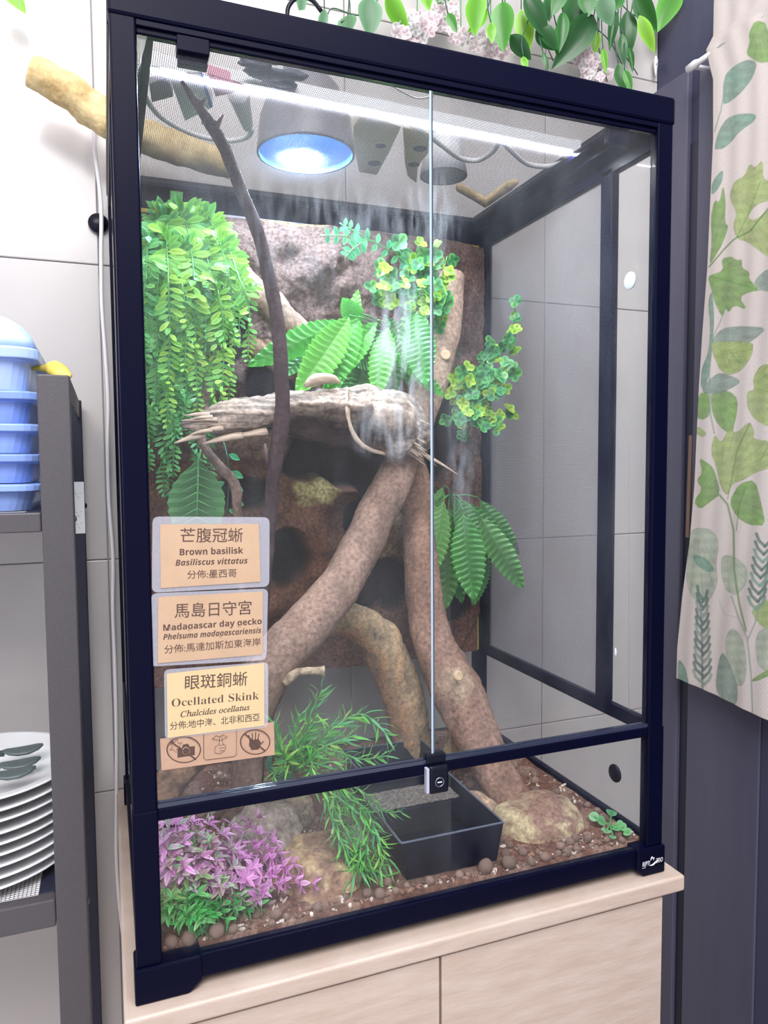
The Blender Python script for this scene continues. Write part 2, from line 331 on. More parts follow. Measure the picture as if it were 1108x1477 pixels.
# ------------------------------------------------------------------ lettering
def text(name, s, loc, size, m, par, w=None, bold=0, shear=0, align='LEFT', ax='XZ', label=None, ang=0):
    c = bpy.data.curves.new(name, 'FONT'); c.body = s; c.size = size; c.offset = bold; c.shear = shear; c.extrude = .00006
    c.align_x = align; c.materials.append(m); c.resolution_u = 3
    o = bpy.data.objects.new(name, c); COL.objects.link(o)
    sx = 1
    if w:
        bpy.context.view_layer.update(); d = o.dimensions.x
        if d > 0: sx = w/d
    else: bpy.context.view_layer.update()
    M = Matrix.Translation(loc)@Matrix.Rotation(ang, 4, 'Y')@Matrix.Rotation(PI/2, 4, 'X')@Matrix.Diagonal((sx, 1, 1, 1))
    me = bpy.data.meshes.new_from_object(o); bpy.data.objects.remove(o)
    if not me.materials: me.materials.append(m)
    o = link(name, me, par, M)
    if label: o['label'] = label
    return o
M_ink = mat('brown_ink', (.10, .055, .045), .7); M_ink2 = mat('dark_ink', (.02, .012, .01), .7)
M_logo = mat('silver_print', (.75, .76, .82), .4)
text('logo_lettering', 'REPTI', (.5672, -.0040, .0135), .0078, M_logo, ftr, w=.0110, bold=.00006, shear=.2)
text('logo_lettering', 'ZOO', (.5872, -.0040, .0142), .0078, M_logo, ftr, w=.0105, bold=.00006, shear=.2)
g = MB(); g.tube(spline([(.578, -.0040, .0128), (.583, -.0040, .0132), (.589, -.0040, .0165), (.5935, -.0040, .0172)], 4), lerpl([.0002, .0009, .0007, .0001], 13), 6)
g.tube(spline([(.5795, -.0040, .0205), (.5815, -.0040, .0225), (.5835, -.0040, .0205), (.585, -.0040, .0218)], 4), lerpl([.0002, .0008, .0008, .0002], 13), 6)
g.tube([(.5797, -.004, .0190), (.5808, -.004, .0215)], .00035, 5); g.tube([(.5838, -.004, .0185), (.5842, -.004, .0208)], .00035, 5)
g.tube([(.5675, -.004, .0115), (.5725, -.004, .0116)], .0002, 5)
g.build('logo_lizard', M_logo, ftr)
# water level print on the lower pane
text('water_level_lettering', 'Max. Water Level', PY(245, 1195, .0053), .0052, M_ink2, tank, w=.046, bold=.00002)
g = MB(); a = PY(234, 1200, .0053)
pts = [a+Vector((.0035*i, 0, (.0012 if i % 2 else -.0012)-.0035)) for i in range(24)]
g.tube(pts, .00022, 4); t0 = PY(238, 1194, .0053)
g.poly([t0+Vector((-.0018, 0, 0)), t0+Vector((.0018, 0, 0)), t0+Vector((0, 0, .0045))], .0001, (0, -1, 0))
g.build('water_level_line', M_ink2, tank)
# ------------------------------------------------------------------ steel rack on the left, with what stands on it
RX1, RY0, RY1 = -.0458, .167, .484
rack = thing('metal_rack', (-.2, .32, -.8), 'dark grey metal rack holding blue tubs and white plates, left of the terrarium', 'rack')
def rb(name, a, b, m=M_rack, bv=.0015, **k): return bevel(MB().box(a, b).build(name, m, rack, **k), bv)
for x in (-.0775, -.48):
    rb('post', (x, RY0, -.8), (x+.0317, RY0+.004, .588)); rb('post', (x+.0285, RY0+.0042, -.8), (x+.0317, RY0+.03, .588), M_rackd)
    rb('post', (x+.003, RY1-.014, -.8), (x+.0345, RY1, .588), M_rackd)
    rb('side_rail', (x+.0287, RY0+.031, .562), (x+.0315, RY1-.0142, .5885))
rb('rear_rail', (-.45, RY1-.006, .565), (-.079, RY1-.001, .588))
M_perf = mat('woven_perforated_steel', (.34, .33, .35), .4, .4)
for z0, z1 in ((.4228, .4435), (-.0095, .0212)):
    rb('shelf_rail', (-.448, RY0+.001, z0), (-.0782, RY0+.018, z1)); rb('shelf_rail', (-.448, RY1-.02, z0), (-.0752, RY1-.0142, z1), M_rackd)
    rb('shelf_rail', (-.0960, RY0+.0185, z0), (-.0785, RY1-.0205, z1), M_rackd)
    wires(-.44, -.0962, RY0+.0185, RY1-.0205, lambda u, v, n=0, z=z1-.0015: Vector((u, v, z+n*.001)), .0042, .0011).build('shelf_mesh', M_perf, rack, kind='stuff')
for z in (.4355, .4385, -.0, .006):
    MB().lathe([(0, .0022), (.0026, .0018), (.0036, 0)], n=14, M=Matrix.Rotation(PI/2, 4, 'Y'), c=(-.0456, RY0+.012, z if z > .1 else z)).build('bolt', mat('dull_zinc', (.3, .3, .36), .35, .8), rack, True) if z in (.4355, .006) else None
MB().lathe([(0, .003), (.003, .0025), (.0042, 0)], n=14, M=Matrix.Rotation(PI/2, 4, 'Y'), c=(-.0428, RY1-.007, .435)).build('bolt', M_rackd, rack, True)
st = MB().box((-.0735, RY1-.0155, .395), (-.0433, RY1-.0146, .470)).build('sticker', M_white, rack, label='white printed sticker on rear post')
g = MB()
for zz in (.452, .425, .408):
    for i in range(4): g.tube([(-.0585+.003*i, RY1-.0158, zz+.003*math.sin(i*2.2)), (-.0560+.003*i, RY1-.0158, zz+.006*math.cos(i*1.7))], .00022, 4)
g.build('sticker_drawing', M_ink2, st)
def rrect(x0, x1, y0, y1, r, z, n=5):
    out = []
    for cx, cy, a0 in ((x1-r, y1-r, 0), (x0+r, y1-r, 90), (x0+r, y0+r, 180), (x1-r, y0+r, 270)):
        for k in range(n+1):
            a = math.radians(a0+90*k/n); out.append((cx+r*math.cos(a), cy+r*math.sin(a), z))
    return out
def loft(rings, closed=True):
    n = len(rings[0]); v = [p for r in rings for p in r]; f = []
    for i in range(len(rings)-1):
        for k in range(n): f.append((i*n+k, i*n+(k+1)%n, (i+1)*n+(k+1)%n, (i+1)*n+k))
    f.append(tuple(range(n-1, -1, -1)));
    if closed: f.append(tuple((len(rings)-1)*n+k for k in range(n)))
    return MB().add(v, f)
TX0, TX1, TY0, TY1 = -.30, -.0815, .20, .38
zt = [.4438, .4742, .5068, .5394, .5745]
names_ = ['lowest blue plastic tub of the stack on the rack shelf', 'second blue plastic tub from the bottom of the stack', 'middle blue plastic tub of the stack behind the rack post', 'blue plastic tub just under the lidded one in the stack']
def tub(z0, h, label, m, dy=0):
    t = thing('plastic_tub', (-.19, .29, z0), label, 'tub', 'blue plastic tubs stacked on the rack')
    rs = []
    for zz, ins in ((z0, .011), (z0+h*.25, .0085), (z0+h*.66, .0055), (z0+h*.70, .0)):
        rs.append(rrect(TX0+ins, TX1-ins, TY0+ins+dy, TY1-ins+dy, .022, zz))
    o = loft(rs).build('body', m, t, False)
    rs = [rrect(TX0-a, TX1+a, TY0-a+dy, TY1+a+dy, .024, zz) for zz, a in ((z0+h*.705, .000), (z0+h*.72, .004), (z0+h*.95, .0045), (z0+h*.985, .001))]
    bevel(loft(rs).build('rim', m, t, False), .001)
    return t
for i in range(4): tub(zt[i], zt[i+1]-zt[i]-.0006, names_[i], M_blue if i % 2 else mat('blue_plastic', (.30, .44, .90), .33))
t = tub(zt[4], .0462, 'largest blue tub with a domed pale lid, topmost of its stack', M_blue2, -.004)
rs = []
for k in range(9):
    a = k/8*PI/2; rs.append(rrect(TX0+.115*(1-math.cos(a)), TX1-.085*(1-math.cos(a)), TY0+.075*(1-math.cos(a)), TY1-.075*(1-math.cos(a))-.004, .022*(.35+.65*math.cos(a)), zt[4]+.0462+.048*math.sin(a)))
loft(rs).build('domed_lid', M_blue2, t, True)
# yellow scoop on top rail
a = PY(46, 533, .24); b = PY(97, 545, .24)
t = thing('scoop', (-.07, .24, .59), 'yellow plastic scoop handle lying on top of the metal rack', 'scoop')
g = MB(); g.tube(spline([(-.13, .255, .6215), (-.095, .25, .6065), (-.078, .245, .6035), (-.066, .238, .6040), (-.056, .232, .5975), (-.0475, .228, .5925)], 5), lerpl([.003, .003, .0042, .0105, .0100, .004], 26), 14, flat=.6)
g.build('handle', M_yellow, t, True)
# plates and cutlery
PC = (-.1665, .290)
plates = ['second plate from the top', 'third plate from the top', 'fourth plate from the top', 'fifth plate from the top', 'sixth plate from the top', 'third plate from the bottom', 'second plate from the bottom', 'bottom plate']
for i in range(9):
    z = .0215+.0125*i
    R = .1135-(.0 if i > 4 else .003*(4-i)*.3)
    g = MB().lathe([(0, .002), (R*.55, .002), (R*.62, 0), (R*.66, .0012), (R*.97, .0118), (R, .0138), (R*.995, .0150), (R*.95, .0140), (R*.66, .0042), (0, .0040)], c=(PC[0]+rnd.uniform(-.002, .002), PC[1]+rnd.uniform(-.002, .002), z), n=64)
    o = g.build('plate', M_ceramic, None, True)
    tag(o, 'white plate topmost of the stack, under the green-grey cutlery' if i == 8 else 'white ceramic plate, '+plates[7-i]+' in the stack', 'plate', 'white plates stacked on the lower shelf')
M_tong = mat('grey_green_plastic', (.09, .115, .12), .35)
ZP = .0215+.0125*8+.016
for j, (x, y, ang) in enumerate(((-.118, .262, 8), (-.118, .300, 8), (-.120, .222, 8))):
    t = thing('serving_spoon', (x, y, ZP), ('grey-green serving spoon with its bowl nearest the rack post', 'grey-green serving spoon rearmost on the top plate', 'grey-green serving spoon nearest the front of the top plate')[j], 'spoon', 'serving spoons on the plates')
    R = Matrix.Translation((x, y, ZP+.0022*j))@Matrix.Rotation(math.radians(ang), 4, 'Z')
    v, f = ico(1, 2); g = MB().add([R@Vector((p.x*.024, p.y*.0135, p.z*.004+.004+.0045*p.x*p.x)) for p in v], f); g.build('bowl', M_tong, t, True)
    MB().tube([R@Vector((-.02, 0, .005)), R@Vector((-.06, 0, .010)), R@Vector((-.16, 0, .012))], [.004, .003, .0045], 8).build('handle', M_tong, t, True)
# ------------------------------------------------------------------ wood log on the tank and cables
M_log = mat('peeled_log', (.50, .34, .14), .7, c2=(.86, .68, .36), scale=32, bump=.9, bscale=90, stretch=(1, 1, 1))
M_cut = mat('sawn_end', (.40, .26, .19), .8, c2=(.52, .36, .26), scale=80)
t = thing('wooden_log', (.04, .40, .93), 'peeled yellowish log lying across the terrarium roof, poking out left', 'log')
pl = spline([(-.0885, .41, 1.0090), (-.055, .41, .996), (-.015, .411, .973), (.02, .412, .955), (.10, .415, .938), (.17, .418, .926)], 10)
MB().tube(pl, lerpl([.0205, .0225, .0245, .0225, .022, .018], len(pl)), 26, rough=.16, seed=3, freq=45).build('trunk', M_log, t, True)
ax = (pl[1]-pl[0]).normalized(); q = ax.to_track_quat('Z', 'Y').to_matrix().to_4x4()
g = MB().lathe([(0, -.0008), (.0165, -.0006), (.018, .002)], c=pl[0], n=24, M=q); g.build('cut_end', M_cut, t)
def cable(name, pts, r, m, label, cat='cable', per=8, group=None, n=10):
    g = MB().tube(spline(pts, per), r, n); o = g.build(name, m, None, True); return tag(o, label, cat, group)
cable('power_cable', [PY(x, y, d) for x, y, d in ((172, 158, .475), (150, 157, .475), (138, 172, .474), (136, 205, .474), (141, 250, .474), (146, 300, .474), (146, 370, .474), (147, 440, .474), (152, 510, .474), (156, 580, .474), (155, 640, .474), (157, 720, .474), (163, 800, .474), (163, 880, .474), (166, 960, .474), (168, 1060, .474), (168, 1150, .474), (168, 1240, .474), (175, 1330, .474), (188, 1420, .474))], .0028, M_cable, 'white power cable hanging down the wall behind the left tank post')
g = MB().lathe([(0, -.004), (.013, -.004), (.0145, 0), (.013, .004), (0, .004)], c=PY(142, 322, YB-.006), n=30, M=Matrix.Rotation(PI/2, 4, 'X')); tag(g.build('suction_cup', M_blk2, None, True), 'black round suction cup on the white wall beside the cable', 'suction cup')
# hooks on dark wall
def ghook(p, label, s=1.0, par=None):
    g = MB().tube([Vector(p)+Vector((-.003, 0, .016*s)), Vector(p)+Vector((-.003, 0, .008*s)), Vector(p)+Vector((-.0035, 0, -.004*s)), Vector(p)+Vector((-.004, -.001, -.015*s)), Vector(p)+Vector((-.004, -.002, -.022*s))], [.0050*s, .0095*s, .0085*s, .0045*s, .0025*s], 12, flat=.45)
    o = g.build('wall_hook', M_white, None, True); tag(o, label, 'hook'); return o
h1 = ghook(PX(948, 95, XR-.012), 'small white hook at the top corner of the dark wall'); h2 = ghook(PX(1064, 14, XR), 'small white hook on the dark wall above the curtain', 1.3)
for h, (px, py) in ((h1, (948, 92)), (h2, (1064, 10))):
    c = PX(px, py, XR-.0205 if h is h1 else XR-.0095)
    g = MB()
    for dy in (-.003, .003): g.lathe([(0, 0), (.0011, 0), (.0011, .0015), (0, .0015)], c=c+Vector((0, dy, .001)), n=10, M=Matrix.Rotation(PI/2, 4, 'Y'))
    g.build('hook_hole', M_ink2, h)
# curtain rod and curtain
rod = thing('curtain_rod', (XR-.06, .3, 1.13), 'white tension rod holding the leaf-print curtain on the dark wall', 'curtain rod')
r0 = PX(1000, 95, .955); 
MB().tube([r0+Vector((0, .012, 0)), r0+Vector((0, -.006, 0)), r0+Vector((0, -.014, 0)), r0+Vector((0, -.05, 0))], [.0062, .0075, .0048, .0048], 16).build('rod_end', M_white, rod, True)
MB().tube([r0+Vector((0, -.045, 0)), r0+Vector((0, -.4, 0))], .0046, 14).build('rod', M_white, rod, True)
MB().tube([r0+Vector((0, .004, .002)), Vector((XR-.006, r0.y+.004, r0.z+.004))], .004, 10).build('rod_bracket', M_white, rod, True)
# the printed cloth: the pattern is dyed into the weave
def A(l, oy=0): return [(900+x/2.6394, oy+y/2.6375) for x, y in l]
TEAL, GRT, LIME, GRN, DGR, PALE, ROS = (.22, .34, .28), (.27, .34, .30), (.36, .44, .19), (.22, .36, .13), (.12, .25, .09), (.42, .47, .38), (.12, .19, .17)
prints = [(A([(500,75),(549,90),(560,235),(520,240),(490,225),(465,205),(480,160),(475,130)]), GRN), (A([(380,290),(420,250),(470,225),(510,235),(490,300),(440,360),(400,390),(375,400)]), TEAL),
 (A([(345,560),(360,500),(390,450),(440,432),(505,432),(500,460),(440,500),(410,540),(380,565),(350,570)]), TEAL), (A([(332,745),(335,690),(380,640),(375,690),(355,725)]), TEAL),
 (A([(405,730),(420,690),(460,670),(480,620),(500,640),(530,605),(530,680),(560,690),(560,760),(500,780),(470,830),(500,840),(560,790),(560,985),(510,950),(470,920),(430,910),(415,860),(430,810),(405,760)]), LIME),
 (A([(325,1010),(335,920),(330,830),(345,760),(365,770),(378,700),(388,760),(385,850),(400,860),(375,930),(345,980)]), GRN),
 (A([(318,1050),(380,1030),(370,985),(410,975),(430,990),(450,985),(450,1020),(480,1035),(475,1060),(520,1105),(480,1110),(440,1130),(470,1180),(420,1160),(400,1190),(385,1170),(375,1210),(345,1150),(330,1090)]), GRN),
 (A([(490,1070),(560,1010),(560,1110),(520,1105)]), GRT), (A([(330,1300),(370,1250),(430,1240),(549,1245),(500,1290),(440,1325),(350,1310)]), GRT), (A([(345,1330),(400,1330),(495,1300),(490,1350),(450,1410),(400,1430),(360,1400)]), LIME),
 (A([(490,1430),(560,1380),(560,1500),(500,1500)]), LIME), (A([(295,1400),(320,1350),(330,1250),(320,1150),(335,1100),(345,1200),(340,1280),(330,1400),(310,1477),(292,1477)]), TEAL),
 (A([(335,20),(370,100),(430,95),(490,10),(490,-20),(330,-20)], 500), LIME), (A([(330,170),(400,165),(435,200),(430,260),(410,340),(360,300),(335,250)], 500), GRN), (A([(290,170),(330,120),(370,95),(455,130),(400,165),(340,185)], 500), GRT),
 (A([(282,180),(325,170),(330,260),(300,280),(276,270)], 500), GRN), (A([(280,300),(318,330),(300,345),(272,330)], 500), LIME),
 (A([(467,170),(500,165),(490,120),(520,70),(560,65),(560,310),(500,280),(470,235)], 500), LIME), (A([(370,540),(350,450),(330,400),(345,330),(370,370),(400,310),(430,330),(480,280),(500,330),(490,350),(560,360),(560,460),(500,480),(450,510),(415,520),(395,570)], 500), LIME),
 (A([(265,590),(300,540),(275,510),(300,480),(285,420),(330,450),(345,470),(370,560),(330,590),(290,620)], 500), GRN), (A([(400,590),(440,520),(500,505),(525,600),(540,680),(480,680),(430,650)], 500), GRN),
 (A([(250,690),(330,690),(365,740),(350,830),(360,900),(320,980),(260,960),(235,890),(245,800)], 500), PALE), (A([(258,790),(310,800),(350,850),(320,860),(275,830)], 500), TEAL), (A([(370,790),(430,800),(470,840),(470,900),(430,950),(390,930),(370,870)], 500), PALE),
 (A([(385,1110),(410,1065),(450,1100),(470,1200),(460,1290),(420,1290),(390,1200)], 500), PALE), (A([(345,1290),(370,1150),(400,1200),(435,1290),(430,1370),(370,1340)], 500), GRT), (A([(205,1180),(235,1220),(250,1290),(205,1290)], 500), TEAL),
 (A([(480,1000),(560,950),(560,1090),(510,1050)], 500), LIME), (A([(500,1090),(560,1060),(560,1250),(505,1210)], 500), PALE), (A([(480,1270),(560,1220),(560,1250),(500,1275)], 500), GRN)]
strokes = [(A([(325,1015),(380,950),(420,910),(480,880),(560,780)]), 2.2, DGR), (A([(325,1050),(420,1075),(520,1105)]), 1.1, DGR), (A([(330,1300),(360,1240),(385,1180)]), 1.6, GRT), (A([(345,500),(370,420),(385,330)]), 1.6, TEAL),
 (A([(330,0),(325,120),(330,260),(345,330)], 500), 2.0, GRT), (A([(365,565),(395,600),(418,700),(420,850),(440,980),(465,1080)], 500), 2.8, (.17, .28, .12)), (A([(395,580),(415,480),(430,400),(480,290)], 500), 1.2, DGR), (A([(428,700),(440,600),(465,530)], 500), 1.2, DGR),
 (A([(470,1120),(500,1050),(520,950),(549,820)], 500), 2.0, GRT), (A([(410,950),(440,1040),(470,1110),(485,1250),(490,1390)], 500), 2.2, GRT), (A([(360,960),(385,1020),(430,1030)], 500), 1.2, PALE), (A([(300,1310),(298,1150),(290,960)], 500), 1.8, ROS), (A([(430,905),(480,800),(520,690)]), .9, DGR), (A([(400,1330),(440,1380)]), .9, DGR),
 (A([(520,430),(549,380),(560,350)], 500), 2.0, GRN)]
for i in range(12):
    y = 1285-29*i; w = 34*(1-.04*i)
    for sg in (-1, 1): strokes.append((A([(299, y+sg*6), (299+sg*w*.75, y-22+sg*6), (299+sg*w, y-46+sg*9)], 500), 4.2, ROS if i % 3 else GRT))
for i in range(9):
    y = 1000-30*i; x = 505+4*i
    for sg in (-1, 1): strokes.append((A([(x, y), (x+sg*22, y-22), (x+sg*32, y-48)], 500), 4.4, ROS if i % 3 else TEAL))
NU, NV, XC = 190, 900, .95
ek = [(1028, 52), (1018, 72), (1023, 95), (1028, 115), (1028, 200), (1024, 290), (1020, 385), (1013, 480), (1008, 560), (1002, 700), (995, 785), (985, 860), (978, 935), (977, 978)]
ep = [PX(x, y, XC) for x, y in ek]; ez = [p.z for p in ep][::-1]; ey = [p.y for p in ep][::-1]
zz = np.linspace(ez[0], ez[-1]+.10, NV); yy = np.interp(zz, ez, ey)
du = np.arange(NU)*.00150
Zg, Ug = np.meshgrid(zz, du, indexing='ij'); Yg = yy[:, None]-Ug
h = (Zg-zz[0])/(zz[-1]-zz[0])
Zg2 = Zg - (1-h)**3*.07*Ug + .03*Ug*0
Xg = XC + .0018*np.sin(Ug*45+1.2)*(1-.4*h) + .0007*np.sin(Ug*160+h*3) - .004*(1-h)*np.cos(Ug*40)
v = np.stack([Xg, Yg, Zg2], -1).reshape(-1, 3)
C3 = np.array(CAM); dd = v-C3; zf = dd@np.array(CF); U_ = 554+FPX*(dd@np.array(CR))/zf; V_ = 738.5-FPX*(dd@np.array(CU))/zf
def hsh(a, b): return np.modf(np.sin(a*12.9898+b*78.233)*43758.5453)[0]
col = np.tile(np.array((.64, .575, .555)), (len(v), 1)); flat = np.arange(len(v))
weave = .97+.06*hsh(np.repeat(np.arange(NV), NU)*1.37, np.tile(np.arange(NU), NV)*2.11); 
blot = .5+.25*np.sin(U_*.11+V_*.05)+.25*np.sin(U_*.05-V_*.13+1)
def segd(x, y, a, b):
    ax_, ay_ = a; bx_, by_ = b; dx, dy = bx_-ax_, by_-ay_; tt = np.clip(((x-ax_)*dx+(y-ay_)*dy)/(dx*dx+dy*dy+1e-9), 0, 1)
    return np.hypot(x-ax_-tt*dx, y-ay_-tt*dy)
def chaikin(p):
    o = []
    for a, b in zip(p, p[1:]+p[:1]): o += [(a[0]*.78+b[0]*.22, a[1]*.78+b[1]*.22), (a[0]*.22+b[0]*.78, a[1]*.22+b[1]*.78)]
    return o
for pg, c in prints:
    p00 = pg[0]; pg = chaikin(pg)
    if c in (TEAL, GRT, PALE): pg = chaikin(pg)
    px_ = [p[0] for p in pg]; py_ = [p[1] for p in pg]
    ix = flat[(U_ > min(px_)-3) & (U_ < max(px_)+3) & (V_ > min(py_)-3) & (V_ < max(py_)+3)]
    x, y = U_[ix], V_[ix]; ins = np.zeros(len(ix), bool); dm = np.full(len(ix), 1e9)
    for a, b in zip(pg, pg[1:]+pg[:1]):
        cond = (a[1] > y) != (b[1] > y); xi_ = (b[0]-a[0])*(y-a[1])/(b[1]-a[1]+1e-9)+a[0]; ins ^= cond & (x < xi_); dm = np.minimum(dm, segd(x, y, a, b))
    cx_, cy_ = np.mean(px_), np.mean(py_); an = np.arctan2(y-py_[0], x-px_[0]); vein = .5+.5*np.cos(an*34)
    al = np.clip(np.where(ins, .5+dm, .5-dm), 0, 1)*(.86+.10*blot[ix]); k_ = (.88+.22*blot[ix]-.14*(dm < 1.2)-.16*(vein > .95)+.10*hsh(np.floor(x/5), np.floor(y/7)))
    cc = np.array(c)[None]*k_[:, None]; col[ix] = col[ix]*(1-al[:, None])+cc*al[:, None]
for pl_, w, c in strokes:
    xs_ = [p[0] for p in pl_]; ys_ = [p[1] for p in pl_]
    ix = flat[(U_ > min(xs_)-4) & (U_ < max(xs_)+4) & (V_ > min(ys_)-4) & (V_ < max(ys_)+4)]
    if not len(ix): continue
    dm = np.full(len(ix), 1e9)
    for a, b in zip(pl_, pl_[1:]): dm = np.minimum(dm, segd(U_[ix], V_[ix], a, b))
    al = np.clip(w*.5+.5-dm, 0, 1)[:, None]*.85; col[ix] = col[ix]*(1-al)+np.array(c)*al
col *= weave[:, None]
ii, jj = np.meshgrid(np.arange(NV-1), np.arange(NU-1), indexing='ij'); a0 = (ii*NU+jj).reshape(-1)
fc = np.stack([a0, a0+1, a0+NU+1, a0+NU], -1)
me = bpy.data.meshes.new('curtain'); me.vertices.add(len(v)); me.vertices.foreach_set('co', v.ravel()); me.loops.add(fc.size); me.loops.foreach_set('vertex_index', fc.ravel().astype(np.int32))
me.polygons.add(len(fc)); me.polygons.foreach_set('loop_start', np.arange(0, fc.size, 4, dtype=np.int32)); me.polygons.foreach_set('loop_total', np.full(len(fc), 4, np.int32)); me.polygons.foreach_set('use_smooth', np.ones(len(fc), bool)); me.update()
ca = me.color_attributes.new('print', 'FLOAT_COLOR', 'POINT'); ca.data.foreach_set('color', np.hstack([col, np.ones((len(col), 1))]).ravel())
mc = mat('printed_linen', (.7, .6, .6), .9, spec=.15); at = mc.node_tree.nodes.new('ShaderNodeVertexColor'); at.layer_name = 'print'; mc.node_tree.links.new(at.outputs[0], mc.node_tree.nodes['Principled BSDF'].inputs['Base Color'])
me.materials.append(mc); cur = link('curtain', me, label='cream curtain printed with green leaves, hanging on the dark wall', cat='curtain')
sd = cur.modifiers.new('thickness', 'SOLIDIFY'); sd.thickness = .0009
# ------------------------------------------------------------------ leaves and plants
def leafgeo(L=1, Wd=.5, peak=.45, nl=5, cup=.15, curl=.2, serr=0, ridge=0, stalk=.0, tip=1.0, nc=1, rnd_=False):
    """leaf along +Y, face +Z; returns vertices and faces"""
    v = []; f = []; C_ = 2*nc+1; rm = []
    for i in range(nl+1):
        t = i/nl; a = t/peak if t < peak else (1-t)/(1-peak); w = Wd/2*max(math.sin(min(a, 1)*PI/2)**(.75 if t < peak else tip), .02)
        if rnd_: w = Wd/2*max(math.sqrt(max(0, 1-(2*t-1)**2)), .06 if i else .10); 
        if serr and i not in (0, nl): w *= 1+(serr if i % 2 else -serr)
        y = stalk+t*L; z0 = -curl*t*t*L
        for c in range(C_):
            s = (c-nc)/nc; rm.append(max(abs(s)**2, max(0, (t-.75)*4))); rz = ridge*L*(1 if i % 2 else -1)*abs(s)
            v.append((w*s, y+(abs(s)*.04*L if serr else 0), z0+cup*w*abs(s)+rz))
    for i in range(nl):
        for c in range(C_-1): f.append((i*C_+c, i*C_+c+1, (i+1)*C_+c+1, (i+1)*C_+c))
    return [Vector(p) for p in v], f, rm
def setrim(me, rm):
    at = me.attributes.new('rim', 'FLOAT', 'POINT'); at.data.foreach_set('value', rm); return me
def gmesh(g, m, smooth=True):
    b = MB(); b.add(*g[:2]); return setrim(b.mesh(m, smooth), g[2])
def orient(p, d, n, s=1.0):
    y = Vector(d).normalized(); n = Vector(n); z = (n-y*n.dot(y))
    if z.length < 1e-5: z = y.orthogonal()
    z.normalize(); x = y.cross(z)
    M = Matrix(((x.x, y.x, z.x, p[0]), (x.y, y.y, z.y, p[1]), (x.z, y.z, z.z, p[2]), (0, 0, 0, 1)))
    return M@Matrix.Diagonal((s, s, s, 1))
FLAT = set()
class Plant:
    def __init__(s, name, loc, label, cat, group=None, part='leaf', cap=290):
        s.t = thing(name, loc, label, cat, group); s.L = []; s.stem = {}; s.part = part; s.cap = cap
    def leaf(s, g, m, M, part=None): s.L.append((g, m, M, part or s.part))
    def stems(s, m): return s.stem.setdefault(m.name, (MB(), m))[0]
    def done(s, stemname='stem'):
        for nm, (b, m) in s.stem.items(): b.build(stemname, m, s.t, True)
        size = lambda l: -(l[2].to_scale().x)/((l[2].translation-CAM).dot(CF))
        L = sorted(s.L, key=size); cache = {}; rest = {}
        for i, (g, m, M, pn) in enumerate(L):
            if i < s.cap:
                k_ = (id(g), m.name)
                if k_ not in cache: cache[k_] = gmesh(g, m, id(g) not in FLAT)
                link(pn, cache[k_], s.t, M)
            else:
                e_ = rest.setdefault(m.name, (MB(), m, [])); e_[0].add([M@p for p in g[0]], g[1]); e_[2].extend(g[2])
        for nm, (b, m, rm) in rest.items(): link('foliage', setrim(b.mesh(m, True), rm), s.t, None, kind='stuff')
        return s.t
def inner(p, m=.012):                                  # keep a point inside the glass
    return Vector((min(max(p[0], .009+m), .585-m), min(max(p[1], .018), .425), min(max(p[2], .03), .868)))
L_fern = leafmat('fern_green', (.075, .31, .045), (.16, .44, .055), (.31, .55, .07), rough=.58); L_fernd = leafmat('deep_fern_green', (.05, .24, .055), (.09, .36, .08), (.14, .46, .11))
L_fernb = leafmat('bluish_fern_green', (.06, .32, .12), (.12, .44, .14), (.20, .56, .16))
L_broad = leafmat('broad_fern_green', (.06, .34, .06), (.10, .44, .07), (.17, .52, .09), rough=.4)
L_broadd = leafmat('broad_fern_deep', (.05, .22, .055), (.09, .30, .08), (.15, .38, .10), rough=.4)
L_box = leafmat('box_green', (.03, .20, .07), (.06, .30, .09), (.12, .40, .09), rim=1.1); L_boxy = leafmat('box_yellow_green', (.20, .44, .04), (.30, .52, .05), (.42, .60, .06), rim=.8)
L_euc = leafmat('blue_green', (.05, .36, .16), (.08, .46, .20), (.12, .52, .20)); L_stem = mat('plastic_stem', (.08, .30, .09), .5, rand=.2); L_stemd = mat('dark_stem', (.03, .10, .06), .5)
L_dark = leafmat('dark_leaf', (.015, .085, .022), (.025, .14, .03), (.045, .20, .04), rough=.33, trans=.15); L_lime = leafmat('lime_leaf', (.16, .50, .04), (.24, .60, .05), (.30, .66, .06), rough=.33, trans=.3)
L_mid = leafmat('mid_leaf', (.05, .26, .04), (.08, .32, .05), (.12, .40, .05), rough=.33); L_mute = leafmat('muted_leaf', (.11, .26, .14), (.14, .31, .16), (.17, .34, .17))
# -- hanging fern vines at the left
hook = PY(255, 266, .385)
fp = Plant('hanging_fern', hook, 'bushy light green plastic fern vines hanging down the left side', 'plastic plant')
g_fl = [leafgeo(1, .36, .66, 5, .3, .25, tip=.6), leafgeo(1, .33, .6, 5, -.1, .4, tip=.6), leafgeo(1, .40, .66, 5, .1, .1, tip=.6)]
tr = MB()
strands = []
R_ = random.Random(11)
for i in range(36):
    if i < 13: x1 = 203+i*8+R_.uniform(-4, 4); y1 = R_.uniform(600, 745); ty = .30+.08*R_.random(); m = L_fernd if i % 2 else L_fernb
    elif i < 26: x1 = 206+(i-13)*11+R_.uniform(-5, 5); y1 = R_.uniform(470, 640); ty = R_.uniform(.20, .30); m = [L_fern, L_fernb, L_fern, L_fernd][i % 4]
    else: x1 = 285+(i-26)*9.2+R_.uniform(-3, 3); y1 = [590, 600, 585, 600, 520, 575, 500, 440, 520, 425][i-26]; ty = R_.uniform(.20, .27); m = L_fern
    x0 = 252+(x1-285)*.35; strands.append((x0, x1, y1, ty, m))
